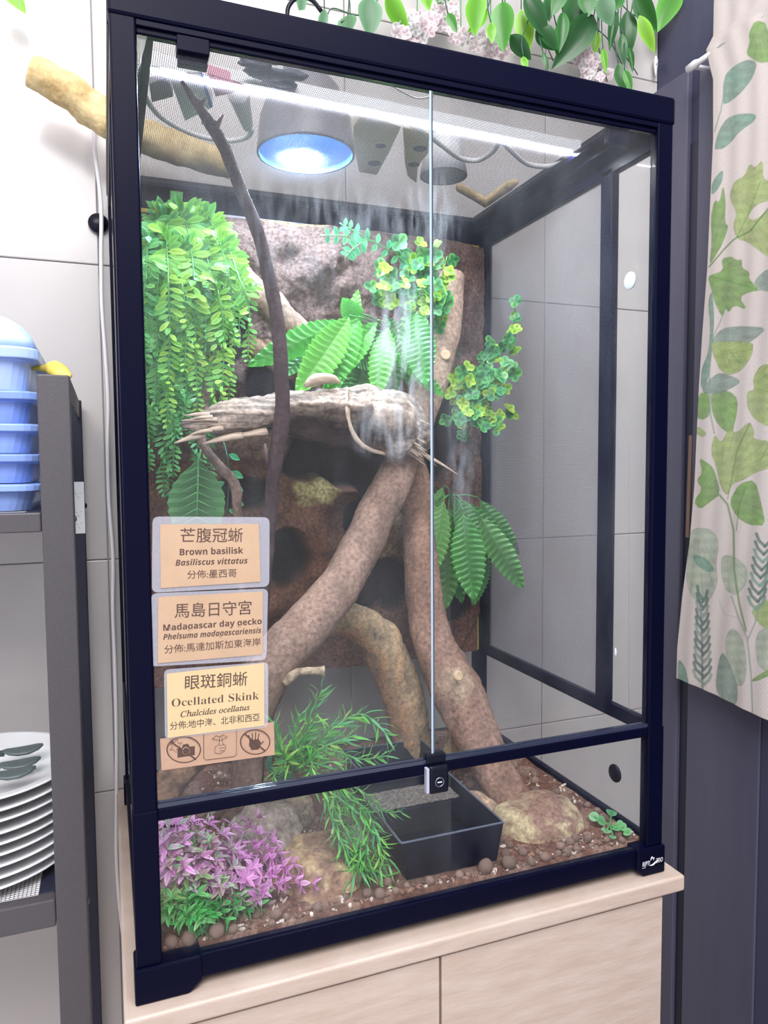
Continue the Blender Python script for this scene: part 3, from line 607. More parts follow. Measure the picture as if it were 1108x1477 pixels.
for (x0, x1, y1, ty, m) in strands:
    top = 300+R_.uniform(-10, 26)+abs(x1-270)*.14
    pts = [hook+Vector((R_.uniform(-.008, .008), 0, R_.uniform(-.004, .002))), PY((x0+255)/2, top-6, .36), PY(x0*.5+x1*.5, top+22, (ty+.36)/2), PY(x1*.85+x0*.15, top+90, ty), PY(x1+R_.uniform(-5, 5), (top+y1)/2+30, ty), PY(x1+R_.uniform(-6, 6), y1, ty)]
    pts = [inner(p) for p in pts]; sp = spline(pts, 7); fp.stems(L_stem).tube(sp, lerpl([.0011, .0010, .0006], len(sp)), 5)
    acc = 0; nxt = .05; tot = sum((sp[k+1]-sp[k]).length for k in range(len(sp)-1)); k_ = 0
    for k in range(len(sp)-1):
        seg = sp[k+1]-sp[k]; l = seg.length
        while nxt < acc+l:
            p = sp[k]+seg*((nxt-acc)/l); fr_ = nxt/tot; sz = (.0245 if m is not L_fernd else .0225)*(1-.66*fr_**2.4)*(.35+.65*min(1, fr_*4.5))*R_.uniform(.85, 1.12); d = seg.normalized()
            vw = (CAM-p).normalized(); side = d.cross(vw).normalized(); fw = side.cross(d)
            side = (side*math.cos(k_*.35)+fw*math.sin(k_*.35)*.75).normalized()
            for sg in (-1, 1):
                dr = (side*sg+d*.42+Vector((R_.uniform(-.2, .2), R_.uniform(-.2, .2), R_.uniform(-.1, .2)))); q = p+dr.normalized()*sz
                if .012 < q.x and q.z < .865 and (fr_ > .13 or R_.random() < .22): fp.leaf(g_fl[R_.randrange(3)], m, orient(p, dr, vw+Vector((0, 0, .5))+side*R_.uniform(-.3, .3), sz))
            nxt += .0102*(1-.42*fr_); k_ += 1
        acc += l
fp.done()
# -- broad corrugated leaves
g_bf = leafgeo(1, .36, .5, 30, .25, .25, serr=.09, ridge=.013, nc=2, tip=.7); g_bf2 = leafgeo(1, .33, .45, 28, -.2, .35, serr=.09, ridge=.013, nc=2, tip=.7); FLAT = {id(g_bf), id(g_bf2)}
def broad(name, label, base, leaves, m1, m2, depth):
    P_ = Plant(name, base, label, 'plastic plant')
    for i, (bx, by, tx, ty_, w, dk, dz) in enumerate(leaves):
        b = PY(bx, by, depth+dz); t = PY(tx, ty_, depth+dz-.035); d = t-b; L = d.length
        g = g_bf if i % 2 else g_bf2; vw = (CAM-b).normalized()
        M = orient(b, d, vw+Vector((R_.uniform(-.35, .35), 0, R_.uniform(.1, .5))), L); M = M@Matrix.Diagonal((w*mpp(b)/(L*.35), 1, 1, 1))
        P_.leaf(g, m2 if dk else m1, M)
        P_.stems(L_stem).tube(spline([base, (Vector(base)+b)/2+Vector((0, -.006, .004)), b], 4), .0012, 5)
    return P_.done()
broad('broad_leaf_fern', 'bright green broad corrugated leaf plant lying above the driftwood', PY(560, 480, .31),
      [(500, 462, 384, 512, 42, 0, -.03), (505, 455, 442, 552, 48, 0, -.05), (520, 452, 472, 545, 42, 0, -.035), (545, 462, 478, 542, 34, 0, -.03), (560, 470, 538, 552, 40, 0, -.045), (520, 470, 500, 440, 30, 0, -.01),
       (505, 500, 510, 428, 26, 0, .0), (600, 448, 608, 540, 46, 0, -.06), (590, 560, 585, 450, 36, 0, -.03), (555, 455, 600, 520, 28, 1, -.02), (560, 500, 505, 548, 30, 1, .01), (540, 490, 515, 560, 34, 1, .01), (565, 505, 640, 560, 26, 0, -.04), (540, 560, 580, 590, 26, 1, .02), (470, 480, 420, 520, 36, 1, .0), (500, 520, 560, 512, 34, 1, .0), (575, 470, 560, 560, 30, 1, .02)],
      L_broad, L_broadd, .30)
broad('drooping_leaf_fern', 'deep green broad leaf plant drooping at the right beside the trunk', PY(648, 716, .34),
      [(640, 720, 628, 830, 40, 0, -.06), (668, 735, 682, 858, 46, 0, -.09), (690, 740, 752, 852, 40, 0, -.07), (665, 720, 745, 812, 36, 1, -.04), (690, 718, 748, 800, 30, 1, -.02), (650, 730, 640, 870, 42, 1, -.02), (625, 722, 618, 800, 36, 0, -.05), (640, 700, 611, 780, 26, 1, -.03), (700, 785, 690, 862, 30, 1, .0), (655, 715, 700, 800, 40, 1, -.05), (640, 760, 660, 865, 34, 1, -.01)],
      L_broadd, L_broadd, .36)
# -- round-leaved box sprigs
g_rd = [leafgeo(1, 1.0, .58, 7, .22, .15, rnd_=True), leafgeo(1, .92, .6, 7, .1, -.12, rnd_=True)]
def sprig(P_, pts, n, r0, mats, spread=.010):
    sp = spline(pts, 8); P_.stems(L_stem).tube(sp, .0009, 5)
    for i in range(n):
        t = (i+.5)/n*(len(sp)-1); k = min(int(t), len(sp)-2); p = sp[k].lerp(sp[k+1], t-k); d = (sp[k+1]-sp[k]).normalized()
        off = Vector((R_.uniform(-1, 1), R_.uniform(-1, .3), R_.uniform(-1, 1)))*spread; c = inner(p+off)
        P_.stems(L_stem).tube([p, c], .0005, 4)
        ax_ = ((CAM-c).normalized()+Vector((R_.uniform(-.7, .7), R_.uniform(-.4, .4), R_.uniform(-.3, .9)))).normalized(); a0 = R_.uniform(0, 6); X_ = ax_.orthogonal().normalized(); Y_ = ax_.cross(X_)
        yl = R_.random() < .42; m = mats[1] if yl else mats[0]; k4 = R_.choice((3, 4, 4)); s_ = r0*R_.uniform(.8, 1.15)*(.85 if yl else 1)
        for j in range(k4):
            a = a0+j*2*PI/k4; dr = X_*math.cos(a)+Y_*math.sin(a)+ax_*.25
            P_.leaf(g_rd[j % 2], m, orient(c, dr, ax_-dr*.3, s_))
b1 = Plant('box_sprig', PY(585, 430, .31), 'yellow-green round-leaved plastic sprigs at the top of the main trunk', 'plastic plant')
def pl_(l, dp): return [inner(PY(x, y, dp+.0*i)) for i, (x, y) in enumerate(l)]
for l, dp, n in (([(585, 420), (590, 385), (580, 350)], .275, 7), ([(620, 440), (615, 410), (610, 370)], .255, 8), ([(560, 440), (555, 415), (560, 385)], .26, 7), ([(610, 470), (622, 450), (640, 430)], .255, 6), ([(600, 440), (600, 400), (575, 360)], .28, 6), ([(600, 450), (620, 400), (630, 350)], .27, 8), ([(590, 440), (565, 410), (545, 385)], .27, 6), ([(610, 470), (632, 420), (645, 370)], .26, 7), ([(600, 450), (560, 430), (538, 420)], .27, 5), ([(590, 450), (590, 400), (605, 350)], .29, 6), ([(620, 480), (635, 440), (640, 400)], .27, 5)):
    sprig(b1, pl_(l, dp), n+3, .0118, (L_box, L_boxy))
sp = spline([PY(600, 385, .30), PY(560, 360, .29), PY(515, 335, .29), PY(490, 322, .29)], 6); b1.stems(L_stem).tube(sp, .0009, 5)
sp2 = spline([PY(545, 350, .29), PY(500, 340, .28), PY(462, 340, .28)], 6); b1.stems(L_stem).tube(sp2, .0008, 5); sp3 = spline([PY(530, 345, .28), PY(510, 358, .28), PY(498, 372, .28)], 5); b1.stems(L_stem).tube(sp3, .0007, 5)
g_ov = leafgeo(1, .55, .5, 5, .2, .1)
for S_ in (sp, sp2, sp3):
    for k in range(2, len(S_)-1, 2):
        d = (S_[k+1]-S_[k]).normalized(); vw = (CAM-S_[k]).normalized(); sd_ = d.cross(vw).normalized()
        for sg in (-1, 1): b1.leaf(g_ov, L_euc, orient(S_[k], sd_*sg+d*.3+Vector((0, 0, R_.uniform(-.3, .3))), vw+sd_*.4, .016*(1-.4*k/len(S_))))
b1.done()
b2 = Plant('box_sprig', PY(660, 600, .34), 'yellow-green round-leaved plastic sprigs in front of the side mesh', 'plastic plant')
for l, dp, n in (([(660, 560), (680, 545), (700, 525)], .26, 6), ([(665, 600), (690, 605), (712, 600)], .25, 6), ([(680, 570), (710, 550), (735, 525)], .26, 7), ([(640, 560), (700, 560), (740, 500), (775, 430)], .30, 11), ([(650, 560), (690, 530), (715, 500)], .28, 6), ([(660, 590), (700, 570), (745, 535)], .27, 7), ([(655, 600), (700, 600), (742, 590)], .28, 7), ([(650, 610), (660, 570), (655, 545)], .28, 5), ([(660, 600), (690, 580), (720, 560)], .25, 7), ([(670, 580), (675, 600), (668, 632)], .27, 5), ([(680, 560), (700, 590), (715, 620)], .26, 6), ([(690, 520), (720, 500), (755, 470)], .29, 5)):
    sprig(b2, pl_(l, dp), n+3, .0115, (L_box, L_boxy), .012)
for i in range(5): b2.stems(L_stemd).tube(spline([PY(618, 520+i*3, .33), PY(640, 500-i*2, .32), PY(665, 505+i*4, .30)], 5), .0006, 4)
b2.done()
# -- needle plant over the middle
g_nd = [leafgeo(1, .125, .4, 4, .3, .45), leafgeo(1, .125, .5, 4, .3, -.35), leafgeo(1, .11, .45, 4, .2, .15)]
L_nd = leafmat('needle_green', (.10, .46, .08), (.20, .60, .10), (.44, .74, .18)); L_ndd = leafmat('needle_deep', (.06, .34, .13), (.10, .42, .15), (.16, .50, .16)); L_ndm = leafmat('needle_middle', (.08, .34, .07), (.16, .46, .08), (.26, .52, .12))
def needle(name, label, base, stems, cap, dens=.0021):
    P_ = Plant(name, base, label, 'plastic plant', part='needle_leaf', cap=cap)
    for l, ln in stems:
        pts = [inner(PY(x, y, d)) for x, y, d in l]; sp = spline(pts, 8); P_.stems(L_stem).tube(sp, lerpl([.0014, .0008], len(sp)), 5); acc = 0; nxt = .01; j = 0
        for k in range(len(sp)-1):
            seg = sp[k+1]-sp[k]; ll = seg.length; d = seg.normalized(); X_ = d.orthogonal().normalized(); Y_ = d.cross(X_)
            while nxt < acc+ll:
                p = sp[k]+seg*((nxt-acc)/ll); a = j*2.4; dr = X_*math.cos(a)+Y_*math.sin(a)+d*.75; s_ = ln*R_.uniform(.75, 1.1)
                q = p+dr.normalized()*s_
                if q.y > .012 and q.z > .028: P_.leaf(g_nd[j % 3], L_nd if (j % 3) else L_ndd, orient(p, dr, d*-1+Vector((0, 0, .6)), s_))
                nxt += dens; j += 1
            acc += ll
    return P_.done()
needle('needle_plant', 'green plastic needle-leaved plant spilling over the door track beside the tray', PY(420, 1110, .14),
  [([(420, 1115, .13), (440, 1080, .12), (445, 1040, .12), (465, 995, .12)], .022), ([(425, 1110, .12), (470, 1060, .11), (520, 1030, .11), (560, 1060, .10)], .024), ([(425, 1110, .12), (480, 1085, .11), (520, 1095, .10), (560, 1090, .10)], .020),
   ([(420, 1110, .12), (405, 1080, .11), (395, 1040, .11)], .022), ([(430, 1100, .11), (460, 1070, .10), (480, 1045, .09)], .022), ([(420, 1115, .11), (400, 1110, .10), (392, 1130, .10)], .018), ([(430, 1110, .11), (450, 1100, .09), (440, 1130, .09)], .020),
   ([(440, 1110, .11), (490, 1130, .10), (500, 1180, .08), (520, 1240, .06), (545, 1275, .05)], .022), ([(450, 1110, .11), (510, 1150, .08), (540, 1200, .06), (560, 1245, .05)], .022), ([(445, 1120, .10), (480, 1160, .08), (490, 1210, .06), (510, 1255, .055)], .022),
   ([(460, 1130, .10), (500, 1160, .07), (530, 1190, .05), (525, 1250, .045)], .020), ([(430, 1090, .10), (425, 1060, .10), (432, 1030, .10)], .020), ([(470, 1120, .10), (520, 1140, .08), (555, 1170, .07), (580, 1170, .06)], .014), ([(420, 1110, .12), (430, 1075, .11), (455, 1040, .105)], .024), ([(430, 1115, .12), (455, 1085, .10), (485, 1070, .095), (515, 1060, .09)], .024), ([(425, 1110, .12), (410, 1090, .10), (400, 1065, .10)], .022), ([(440, 1115, .11), (470, 1100, .09), (500, 1100, .085)], .022), ([(480, 1130, .09), (495, 1190, .07), (520, 1230, .055), (555, 1270, .045)], .022), ([(490, 1140, .09), (515, 1180, .065), (520, 1225, .05), (508, 1268, .045)], .022), ([(500, 1150, .08), (530, 1170, .055), (545, 1215, .045), (548, 1255, .04)], .020), ([(470, 1140, .09), (478, 1180, .07), (500, 1230, .055), (530, 1265, .045)], .021)], 290)
# -- pink and green water plants in the front left corner
g_ls = [leafgeo(1, .38, .5, 5, .4, .25), leafgeo(1, .34, .5, 5, .2, -.3), leafgeo(1, .40, .55, 5, .3, .5)]
L_pink = leafmat('pink_leaf', (.74, .30, .68), (.84, .42, .80), (.88, .56, .84), trans=.35); L_pinkd = leafmat('dusty_pink_leaf', (.42, .28, .30), (.60, .42, .50), (.36, .66, .40), trans=.3); L_wat = leafmat('water_green', (.05, .42, .08), (.12, .56, .16), (.24, .60, .22), trans=.3); L_olive = leafmat('olive_green', (.16, .34, .10), (.24, .42, .16), (.34, .42, .22), trans=.3)
L_pstem = mat('reddish_stem', (.26, .11, .10), .5)
def water(label, spots, r, mleaf, base, name='water_plant', k=7, stem=L_pstem, whorls=4, gap=.0145, cap=290):
    P_ = Plant(name, base, label, 'plastic plant', 'plastic water plants in the front left corner', cap=cap)
    for (x, y, d) in spots:
        tip = inner(PY(x, y, d)); b = Vector(base)+Vector((R_.uniform(-.012, .012), R_.uniform(-.008, .008), 0)); mid = b.lerp(tip, .5)+Vector((0, 0, .012)); sp = spline([b, mid, tip], 10); P_.stems(stem).tube(sp, lerpl([.0011, .0006], len(sp)), 5)
        ln = sum((sp[i+1]-sp[i]).length for i in range(len(sp)-1))
        for w in range(whorls):
            t = 1-w*gap/ln
            if t < .25: break
            q = t*(len(sp)-1); i = min(int(q), len(sp)-2); p = sp[i].lerp(sp[i+1], q-i); d_ = (sp[i+1]-sp[i]).normalized(); X_ = d_.orthogonal().normalized(); Y_ = d_.cross(X_)
            for j in range(k):
                a = j*2*PI/k+w*.5+R_.random()*.4; dr = X_*math.cos(a)+Y_*math.sin(a)+d_*(.75 if w == 0 else .35); s_ = r*R_.uniform(.8, 1.15)*(.9 if w == 0 else 1)
                e = p+dr.normalized()*s_
                if e.y > .0105 and e.x > .009: P_.leaf(g_ls[j % 3], mleaf[0] if R_.random() < .7 else mleaf[1], orient(p, dr, d_, s_))
    return P_.done()
water('bright pink plastic water plant in the front left corner, its stems reaching the grey rock', [(245+R_.uniform(-12, 12), 1195+R_.uniform(-8, 10), .035) for i in range(3)]+[(300, 1190, .06), (335, 1195, .07), (285, 1215, .05), (370, 1180, .09), (335, 1250, .04), (310, 1240, .04), (355, 1240, .06), (345, 1215, .07), (250, 1225, .03), (235, 1215, .02), (262, 1215, .028), (320, 1205, .055), (275, 1190, .05), (310, 1262, .034), (265, 1250, .024), (238, 1250, .02), (330, 1275, .032), (290, 1235, .035)], .0145, (L_pink, L_pinkd), PZ(275, 1322, .035))
water('pink plastic water plant trailing right towards the sandy mound', [(375, 1205, .07), (390, 1235, .065), (405, 1250, .06), (385, 1260, .05), (400, 1275, .04), (425, 1270, .045), (450, 1275, .04), (378, 1280, .035), (355, 1268, .04), (400, 1230, .06), (412, 1258, .052), (366, 1225, .065), (372, 1290, .035), (365, 1250, .045), (392, 1215, .065), (420, 1245, .055), (340, 1230, .055)], .0145, (L_pink, L_pink), PZ(350, 1308, .035), whorls=2)
water('dusty pink and olive plastic water plant between the bright pink stems', [(290, 1262, .03), (320, 1275, .03), (262, 1258, .025), (345, 1292, .03), (240, 1280, .022), (268, 1215, .03), (283, 1202, .04), (252, 1238, .024), (305, 1215, .04), (300, 1225, .045), (330, 1225, .05), (275, 1235, .04), (365, 1300, .03)], .013, (L_pinkd, L_olive), PZ(300, 1325, .035), whorls=3)
water('bright green plastic water plant at the bottom of the front left corner', [(262, 1300, .025), (285, 1290, .03), (310, 1300, .03), (335, 1305, .03), (350, 1290, .04), (245, 1308, .02), (300, 1320, .022), (325, 1325, .024), (275, 1325, .02), (355, 1312, .035), (290, 1338, .018), (260, 1330, .018)], .013, (L_wat, L_wat), PZ(295, 1345, .035), whorls=3, k=7, stem=L_stem)
water('olive-green plastic water plant nearest the corner post', [(240, 1320, .018), (248, 1295, .02), (365, 1285, .04), (380, 1290, .04), (235, 1300, .022), (372, 1305, .032)], .013, (L_olive, L_wat), PZ(262, 1345, .036), whorls=2)
# -- succulent, big split leaf, small sprig
sc = Plant('succulent', PZ(878, 1195, .036), 'small grey-green round-leaved succulent on the soil by the right foot', 'succulent'); L_suc = leafmat('succulent_green', (.10, .30, .13), (.14, .38, .16), (.18, .42, .18))
for x, y, s_ in ((857, 1178, .0125), (868, 1184, .012), (882, 1172, .0135), (889, 1195, .012), (898, 1193, .0115), (875, 1198, .0115), (894, 1188, .009), (905, 1200, .0105), (884, 1207, .008)):
    p = PZ(x, y, .046); c = PZ(880, 1190, .040); sc.stems(L_stem).tube([sc.t.location, c, p], .001, 5); ax_ = ((CAM-p).normalized()+Vector((R_.uniform(-.3, .3), 0, .6))).normalized(); dr = (p-c).normalized()
    sc.leaf(g_rd[0], L_suc, orient(p-dr*s_*.5, dr, ax_, s_))
sc.done()
ms = Plant('split_leaf', PY(290, 660, .30), 'large matte green split leaf below the hanging fern at left', 'plastic plant'); g_m = leafgeo(1, .66, .5, 18, .2, .15, serr=.03, ridge=.008, nc=3, tip=.6); FLAT.add(id(g_m))
L_ms = leafmat('matte_leaf', (.045, .18, .055), (.055, .20, .06), (.065, .22, .07), rough=.6)
ms.leaf(g_m, L_ms, orient(PY(286, 662, .26), PY(283, 762, .24)-PY(286, 662, .26), (-.3, -1, .2), .105)); ms.stems(L_stem).tube([PY(292, 640, .30), PY(286, 664, .26)], .0015, 6)
for x, y, s_, sg in ((330, 655, .016, 1), (333, 680, .018, 1), (335, 700, .016, 1), (338, 722, .014, 1), (322, 668, .014, -1), (324, 695, .016, -1), (325, 715, .016, -1), (330, 735, .012, 1)):
    p = PY(x, y, .25); ms.leaf(g_ov, L_euc, orient(p, (sg, 0, -.5), (-.2, -1, .5), s_))
ms.stems(L_stemd).tube(spline([PY(320, 630, .28), PY(328, 660, .25), PY(330, 700, .25), PY(326, 750, .25)], 4), .0012, 5)
ms.done()
# ------------------------------------------------------------------ soil, background wall
def grid(name, nu, nv, fn, m, col=None, flip=False, **k):
    P = [fn(i/(nu-1), j/(nv-1)) for j in range(nv) for i in range(nu)]
    F = [(j*nu+i, j*nu+i+1, (j+1)*nu+i+1, (j+1)*nu+i) for j in range(nv-1) for i in range(nu-1)]
    if flip: F = [q[::-1] for q in F]
    b = MB(); b.v = [p[:3] for p in P]; b.f = F; me = b.mesh(m, True)
    if col:
        ca = me.color_attributes.new('tone', 'FLOAT_COLOR', 'POINT'); ca.data.foreach_set('color', np.array([(*col(p), 1) for p in P]).ravel())
    return link(name, me, **k)
def tonemat(name, rough, bump, bs, bdist=.004, gain=1.0, nscale=220, lo=.65, hi=1.35):
    m = bpy.data.materials.new(name); m.use_nodes = True; nt = m.node_tree; N = nt.nodes; L = nt.links; b = N['Principled BSDF']; b.inputs['Roughness'].default_value = rough; b.inputs['Specular IOR Level'].default_value = .25
    at = N.new('ShaderNodeVertexColor'); at.layer_name = 'tone'; tc = N.new('ShaderNodeTexCoord'); n = N.new('ShaderNodeTexNoise'); n.inputs['Scale'].default_value = nscale; n.inputs['Detail'].default_value = 6; L.new(tc.outputs['Object'], n.inputs['Vector'])
    mr = N.new('ShaderNodeMapRange'); mr.inputs[1].default_value = .3; mr.inputs[2].default_value = .7; mr.inputs[3].default_value = lo*gain; mr.inputs[4].default_value = hi*gain; L.new(n.outputs[0], mr.inputs[0])
    vm = N.new('ShaderNodeVectorMath'); vm.operation = 'SCALE'; L.new(at.outputs[0], vm.inputs[0]); L.new(mr.outputs[0], vm.inputs['Scale']); L.new(vm.outputs[0], b.inputs['Base Color'])
    n2 = N.new('ShaderNodeTexNoise'); n2.inputs['Scale'].default_value = bs; n2.inputs['Detail'].default_value = 9; n2.inputs['Roughness'].default_value = .7; L.new(tc.outputs['Object'], n2.inputs['Vector']); bp = N.new('ShaderNodeBump'); bp.inputs['Strength'].default_value = bump; bp.inputs['Distance'].default_value = bdist
    L.new(n2.outputs[0], bp.inputs['Height']); L.new(bp.outputs[0], b.inputs['Normal']); return m
M_soil = tonemat('coco_soil', .9, .8, 260); M_coir = tonemat('coir_background', .9, 1.0, 230, .010, nscale=210, lo=.5, hi=1.45); M_wood = tonemat('weathered_wood', .75, .85, 300, .004, nscale=190, lo=.62, hi=1.30)
def N3(x, y, z, f=1.0): return mn.noise(Vector((x*f, y*f, z*f)))
def soil_z(x, y):
    if (.284 < x < .399 and .040 < y < .184) or (.299 < x < .412 and .204 < y < .300): return .0296
    return .0345+.0022*N3(x, y, 0, 22)+.0012*N3(x, y, 3, 90)+(.006*max(0, (y-.3)/.13))
def soilfn(u, v):
    x = .0125+u*(.5745); y = .0140+v*.414
    z = soil_z(x, y)
    if v < .001 or v > .999 or u < .001 or u > .999: z = .0185
    if v < .006: y = .0141
    return (x, y, z)
def soilcol(p):
    n = N3(p[0], p[1], 5, 40); m_ = N3(p[0], p[1], 9, 14)
    c = np.array((.17, .085, .062)) if n < .1 else np.array((.27, .165, .13))
    return c*(1+.35*m_)
tag(grid('soil', 190, 150, soilfn, M_soil, soilcol), 'brown coconut fibre soil covering the terrarium floor', 'soil', kind='stuff')
# background: (x px, y px, half width, half height, height)
bumps = [(540, 400, 120, 70, .050), (400, 360, 130, 60, .030), (640, 420, 60, 110, .030), (470, 700, 60, 60, .042), (400, 760, 120, 60, .030), (460, 560, 80, 40, .030), (640, 700, 50, 100, .028), (520, 480, 60, 40, .03), (640, 560, 50, 80, .02), (560, 780, 50, 60, .02), (300, 820, 60, 60, .03), (380, 640, 60, 26, .035), (460, 810, 36, 60, .034), (250, 400, 80, 150, .01), (385, 880, 60, 30, .03), (250, 850, 60, 60, .03)]
holes = [(405, 548, 52, 36), (550, 655, 125, 48), (413, 805, 29, 42), (352, 712, 44, 24), (545, 845, 62, 40), (505, 745, 16, 22), (330, 480, 34, 40), (640, 620, 30, 60), (650, 880, 40, 20), (560, 720, 40, 30)]
def cv(l): return [(PY(a, b, .37), abs(PY(a+c, b, .37).x-PY(a, b, .37).x), abs(PY(a, b+d, .37).z-PY(a, b, .37).z), r) for a, b, c, d, r in l]
BUM = cv(bumps); HOL = cv([h+(0,) for h in holes]); YEL = cv([(450, 702, 34, 30, 1), (575, 470, 10, 16, .5), (440, 590, 30, 14, 1), (410, 655, 40, 14, .6), (560, 730, 30, 40, .4), (430, 320, 60, 10, .6), (560, 800, 20, 20, .5)])
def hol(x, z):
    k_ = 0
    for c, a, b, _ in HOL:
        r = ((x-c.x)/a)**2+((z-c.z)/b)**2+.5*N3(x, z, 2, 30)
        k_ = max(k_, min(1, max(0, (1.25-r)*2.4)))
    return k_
def backfn(u, v):
    x = .0125+u*.5535; z = .1765+v*.6655
    h = .012+.008*N3(x, 0, z, 14)+.0045*N3(x, 1, z, 45)+.0022*N3(x, 2, z, 120)
    for c, a, b, r in BUM:
        q = ((x-c.x)/a)**2+((z-c.z)/b)**2
        if q < 6: h += r*math.exp(-q*1.1)*(1+.35*N3(x, 5, z, 25))
    k_ = hol(x, z); h = h*(1-k_)+.001*k_
    cut = x-.525-(z-.180)*.62                               # torn lower right corner shows the board
    if cut > 0 and z < .26: h = -.002
    if u < .004 or u > .996 or v > .996: h = 0
    zz_ = z
    if v < .03 and h > 0: zz_ = z+.006*N3(x, 4, 0, 25)
    return (x, .404-max(h, -.0005), zz_, k_)
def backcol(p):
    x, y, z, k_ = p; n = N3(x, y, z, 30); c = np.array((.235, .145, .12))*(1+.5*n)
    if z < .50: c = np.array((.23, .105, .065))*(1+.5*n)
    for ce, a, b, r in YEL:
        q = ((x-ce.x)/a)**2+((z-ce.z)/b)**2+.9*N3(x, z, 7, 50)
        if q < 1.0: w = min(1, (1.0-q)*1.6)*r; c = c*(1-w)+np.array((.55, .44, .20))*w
    return c*(1-k_)+np.array((.030, .022, .026))*k_  # caves painted dark, the shade of the recesses put into the colour
bg = thing('background_panel', (.29, .405, .18), 'brown coir and foam background wall of ledges and dark caves inside the terrarium', 'background')
M_board = mat('yellow_foam_board', (.55, .42, .035), .7, c2=(.45, .33, .03), scale=30)
MB().box((.012, .4052, .1785), (.5685, .4135, .848)).build('board', M_board, bg)
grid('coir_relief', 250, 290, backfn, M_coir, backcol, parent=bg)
MB().box((.10, .4045, .8485), (.50, .4125, .8515)).build('board_edge', mat('grey_foam', (.36, .33, .36), .7), bg)
# ------------------------------------------------------------------ wood
def cyl_tone(name, pts, rads, n, m, tone, parent=None, rough=.12, seed=1, freq=45, shape=None, **k):
    """bark-covered limb with its own colour per vertex; shape(i/m, angle) scales the radius"""
    b = MB(); pts = [Vector(p) for p in pts]; mm = len(pts); rads = lerpl(rads, mm); N_ = None; cols = []
    for i, p in enumerate(pts):
        t = (pts[min(i+1, mm-1)]-pts[max(i-1, 0)]).normalized()
        up = Vector((0, 0, 1)) if abs(t.z) < .9 else Vector((1, 0, 0))
        if N_ is None: N_ = (up-t*up.dot(t)).normalized()
        N_ = (N_-t*N_.dot(t)).normalized(); B_ = t.cross(N_)
        for k_ in range(n):
            a = 2*PI*k_/n; d = N_*math.cos(a)+B_*math.sin(a); s_ = shape(i/(mm-1), a) if shape else 1; r = rads[i]*s_
            q = p+d*r; e = mn.noise(Vector((q.x*freq+seed, q.y*freq, q.z*freq*.5)))+.5*mn.noise(q*freq*3+Vector((0, seed, 0)))+.25*mn.noise(q*freq*8)
            b.v.append(tuple(p+d*r*(1+rough*e))); cols.append(tone(q, e, i/(mm-1), a, s_))
    for i in range(mm-1):
        for k_ in range(n): b.f.append((i*n+k_, i*n+(k_+1)%n, (i+1)*n+(k_+1)%n, (i+1)*n+k_))
    b.f.append(tuple(range(n-1, -1, -1))); b.f.append(tuple((mm-1)*n+k_ for k_ in range(n)))
    me = b.mesh(m, True); ca = me.color_attributes.new('tone', 'FLOAT_COLOR', 'POINT'); ca.data.foreach_set('color', np.array([(*c, 1) for c in cols]).ravel())
    return link(name, me, parent, **k)
def pxp(l): return [PY(x, y, d) for x, y, d in l]
BARK = np.array((.32, .215, .175)); PALE_ = np.array((.56, .44, .32))
def bark(q, e, t, a, s_): return BARK*(1+.45*e)
A_px = [(352, 1160, .175), (358, 1090, .175), (366, 1030, .17), (388, 965, .17), (440, 905, .185), (488, 848, .20), (520, 790, .22), (545, 738, .235), (570, 690, .25), (590, 640, .265), (607, 590, .28), (624, 540, .29), (640, 480, .30), (648, 430, .31), (652, 396, .315)]
A_r = [22, 22, 30, 37, 34, 31, 29, 29, 27, 26, 25, 25, 24, 21, 18]
t = thing('branch', PY(352, 1160, .175), 'thick pale brown main trunk curving up from behind the signs to the top right', 'branch')
pts = spline(pxp(A_px), 9); rr = [r*mpp(PY(*p)) for r, p in zip(A_r, A_px)]
cyl_tone('trunk', pts, rr, 36, M_wood, lambda q, e, t, a, s_: BARK*(1.12+.4*e)+(PALE_*.25 if t > .72 else 0), t, .07, 2)
def knot(c, r, par, m, d=(-.2, -1, .1), nm='knot'):
    q = Vector(d).to_track_quat('Z', 'Y').to_matrix().to_4x4(); return MB().lathe([(r, -.004), (r*.95, .001), (r*.7, .0022), (r*.45, .0012), (0, .0016)], c=c, n=18, M=q).build(nm, m, par, True)
M_knot = mat('pale_cut_knot', (.62, .46, .30), .7, c2=(.50, .36, .24), scale=90)
knot(PY(536, 751, .208), .0062, t, M_wood if 0 else M_knot); knot(PY(643, 512, .268), .0075, t, M_knot)
tw = spline(pxp([(410, 985, .145), (428, 970, .140), (448, 968, .138), (468, 968, .135)]), 6)
cyl_tone('side_twig', tw, [.006, .0045, .0045, .0058], 14, M_wood, lambda q, e, t, a, s_: PALE_*(.85+.4*e), t, .25, 5, 120)
t = thing('branch', PY(745, 1165, .14), 'straight brown branch with a pale knot leaning from the domed rock up to the trunk', 'branch')
B_px = [(590, 650, .315), (600, 700, .315), (605, 780, .305), (612, 860, .29), (625, 925, .27), (657, 992, .235), (685, 1055, .205), (714, 1112, .175), (742, 1165, .148)]
B_r = [17, 22, 24, 27, 29, 38, 33, 29, 30]
pts = spline(pxp(B_px), 12); rr = [r*mpp(PY(*p)) for r, p in zip(B_r, B_px)]
kc = PY(660, 985, .205)
def btone(q, e, t, a, s_):
    d = (q-kc).length; w = max(0, 1-d/.036)*(.6+.8*e); w = min(max(w*1.3, 0), .85); return BARK*np.array((1.05, .95, .9))*(1+.4*e)*(1-w)+PALE_*w
cyl_tone('trunk', pts, rr, 36, M_wood, btone, t, .09, 8); knot(PY(662, 975, .192), .0072, t, M_knot, (.1, -1, .25))
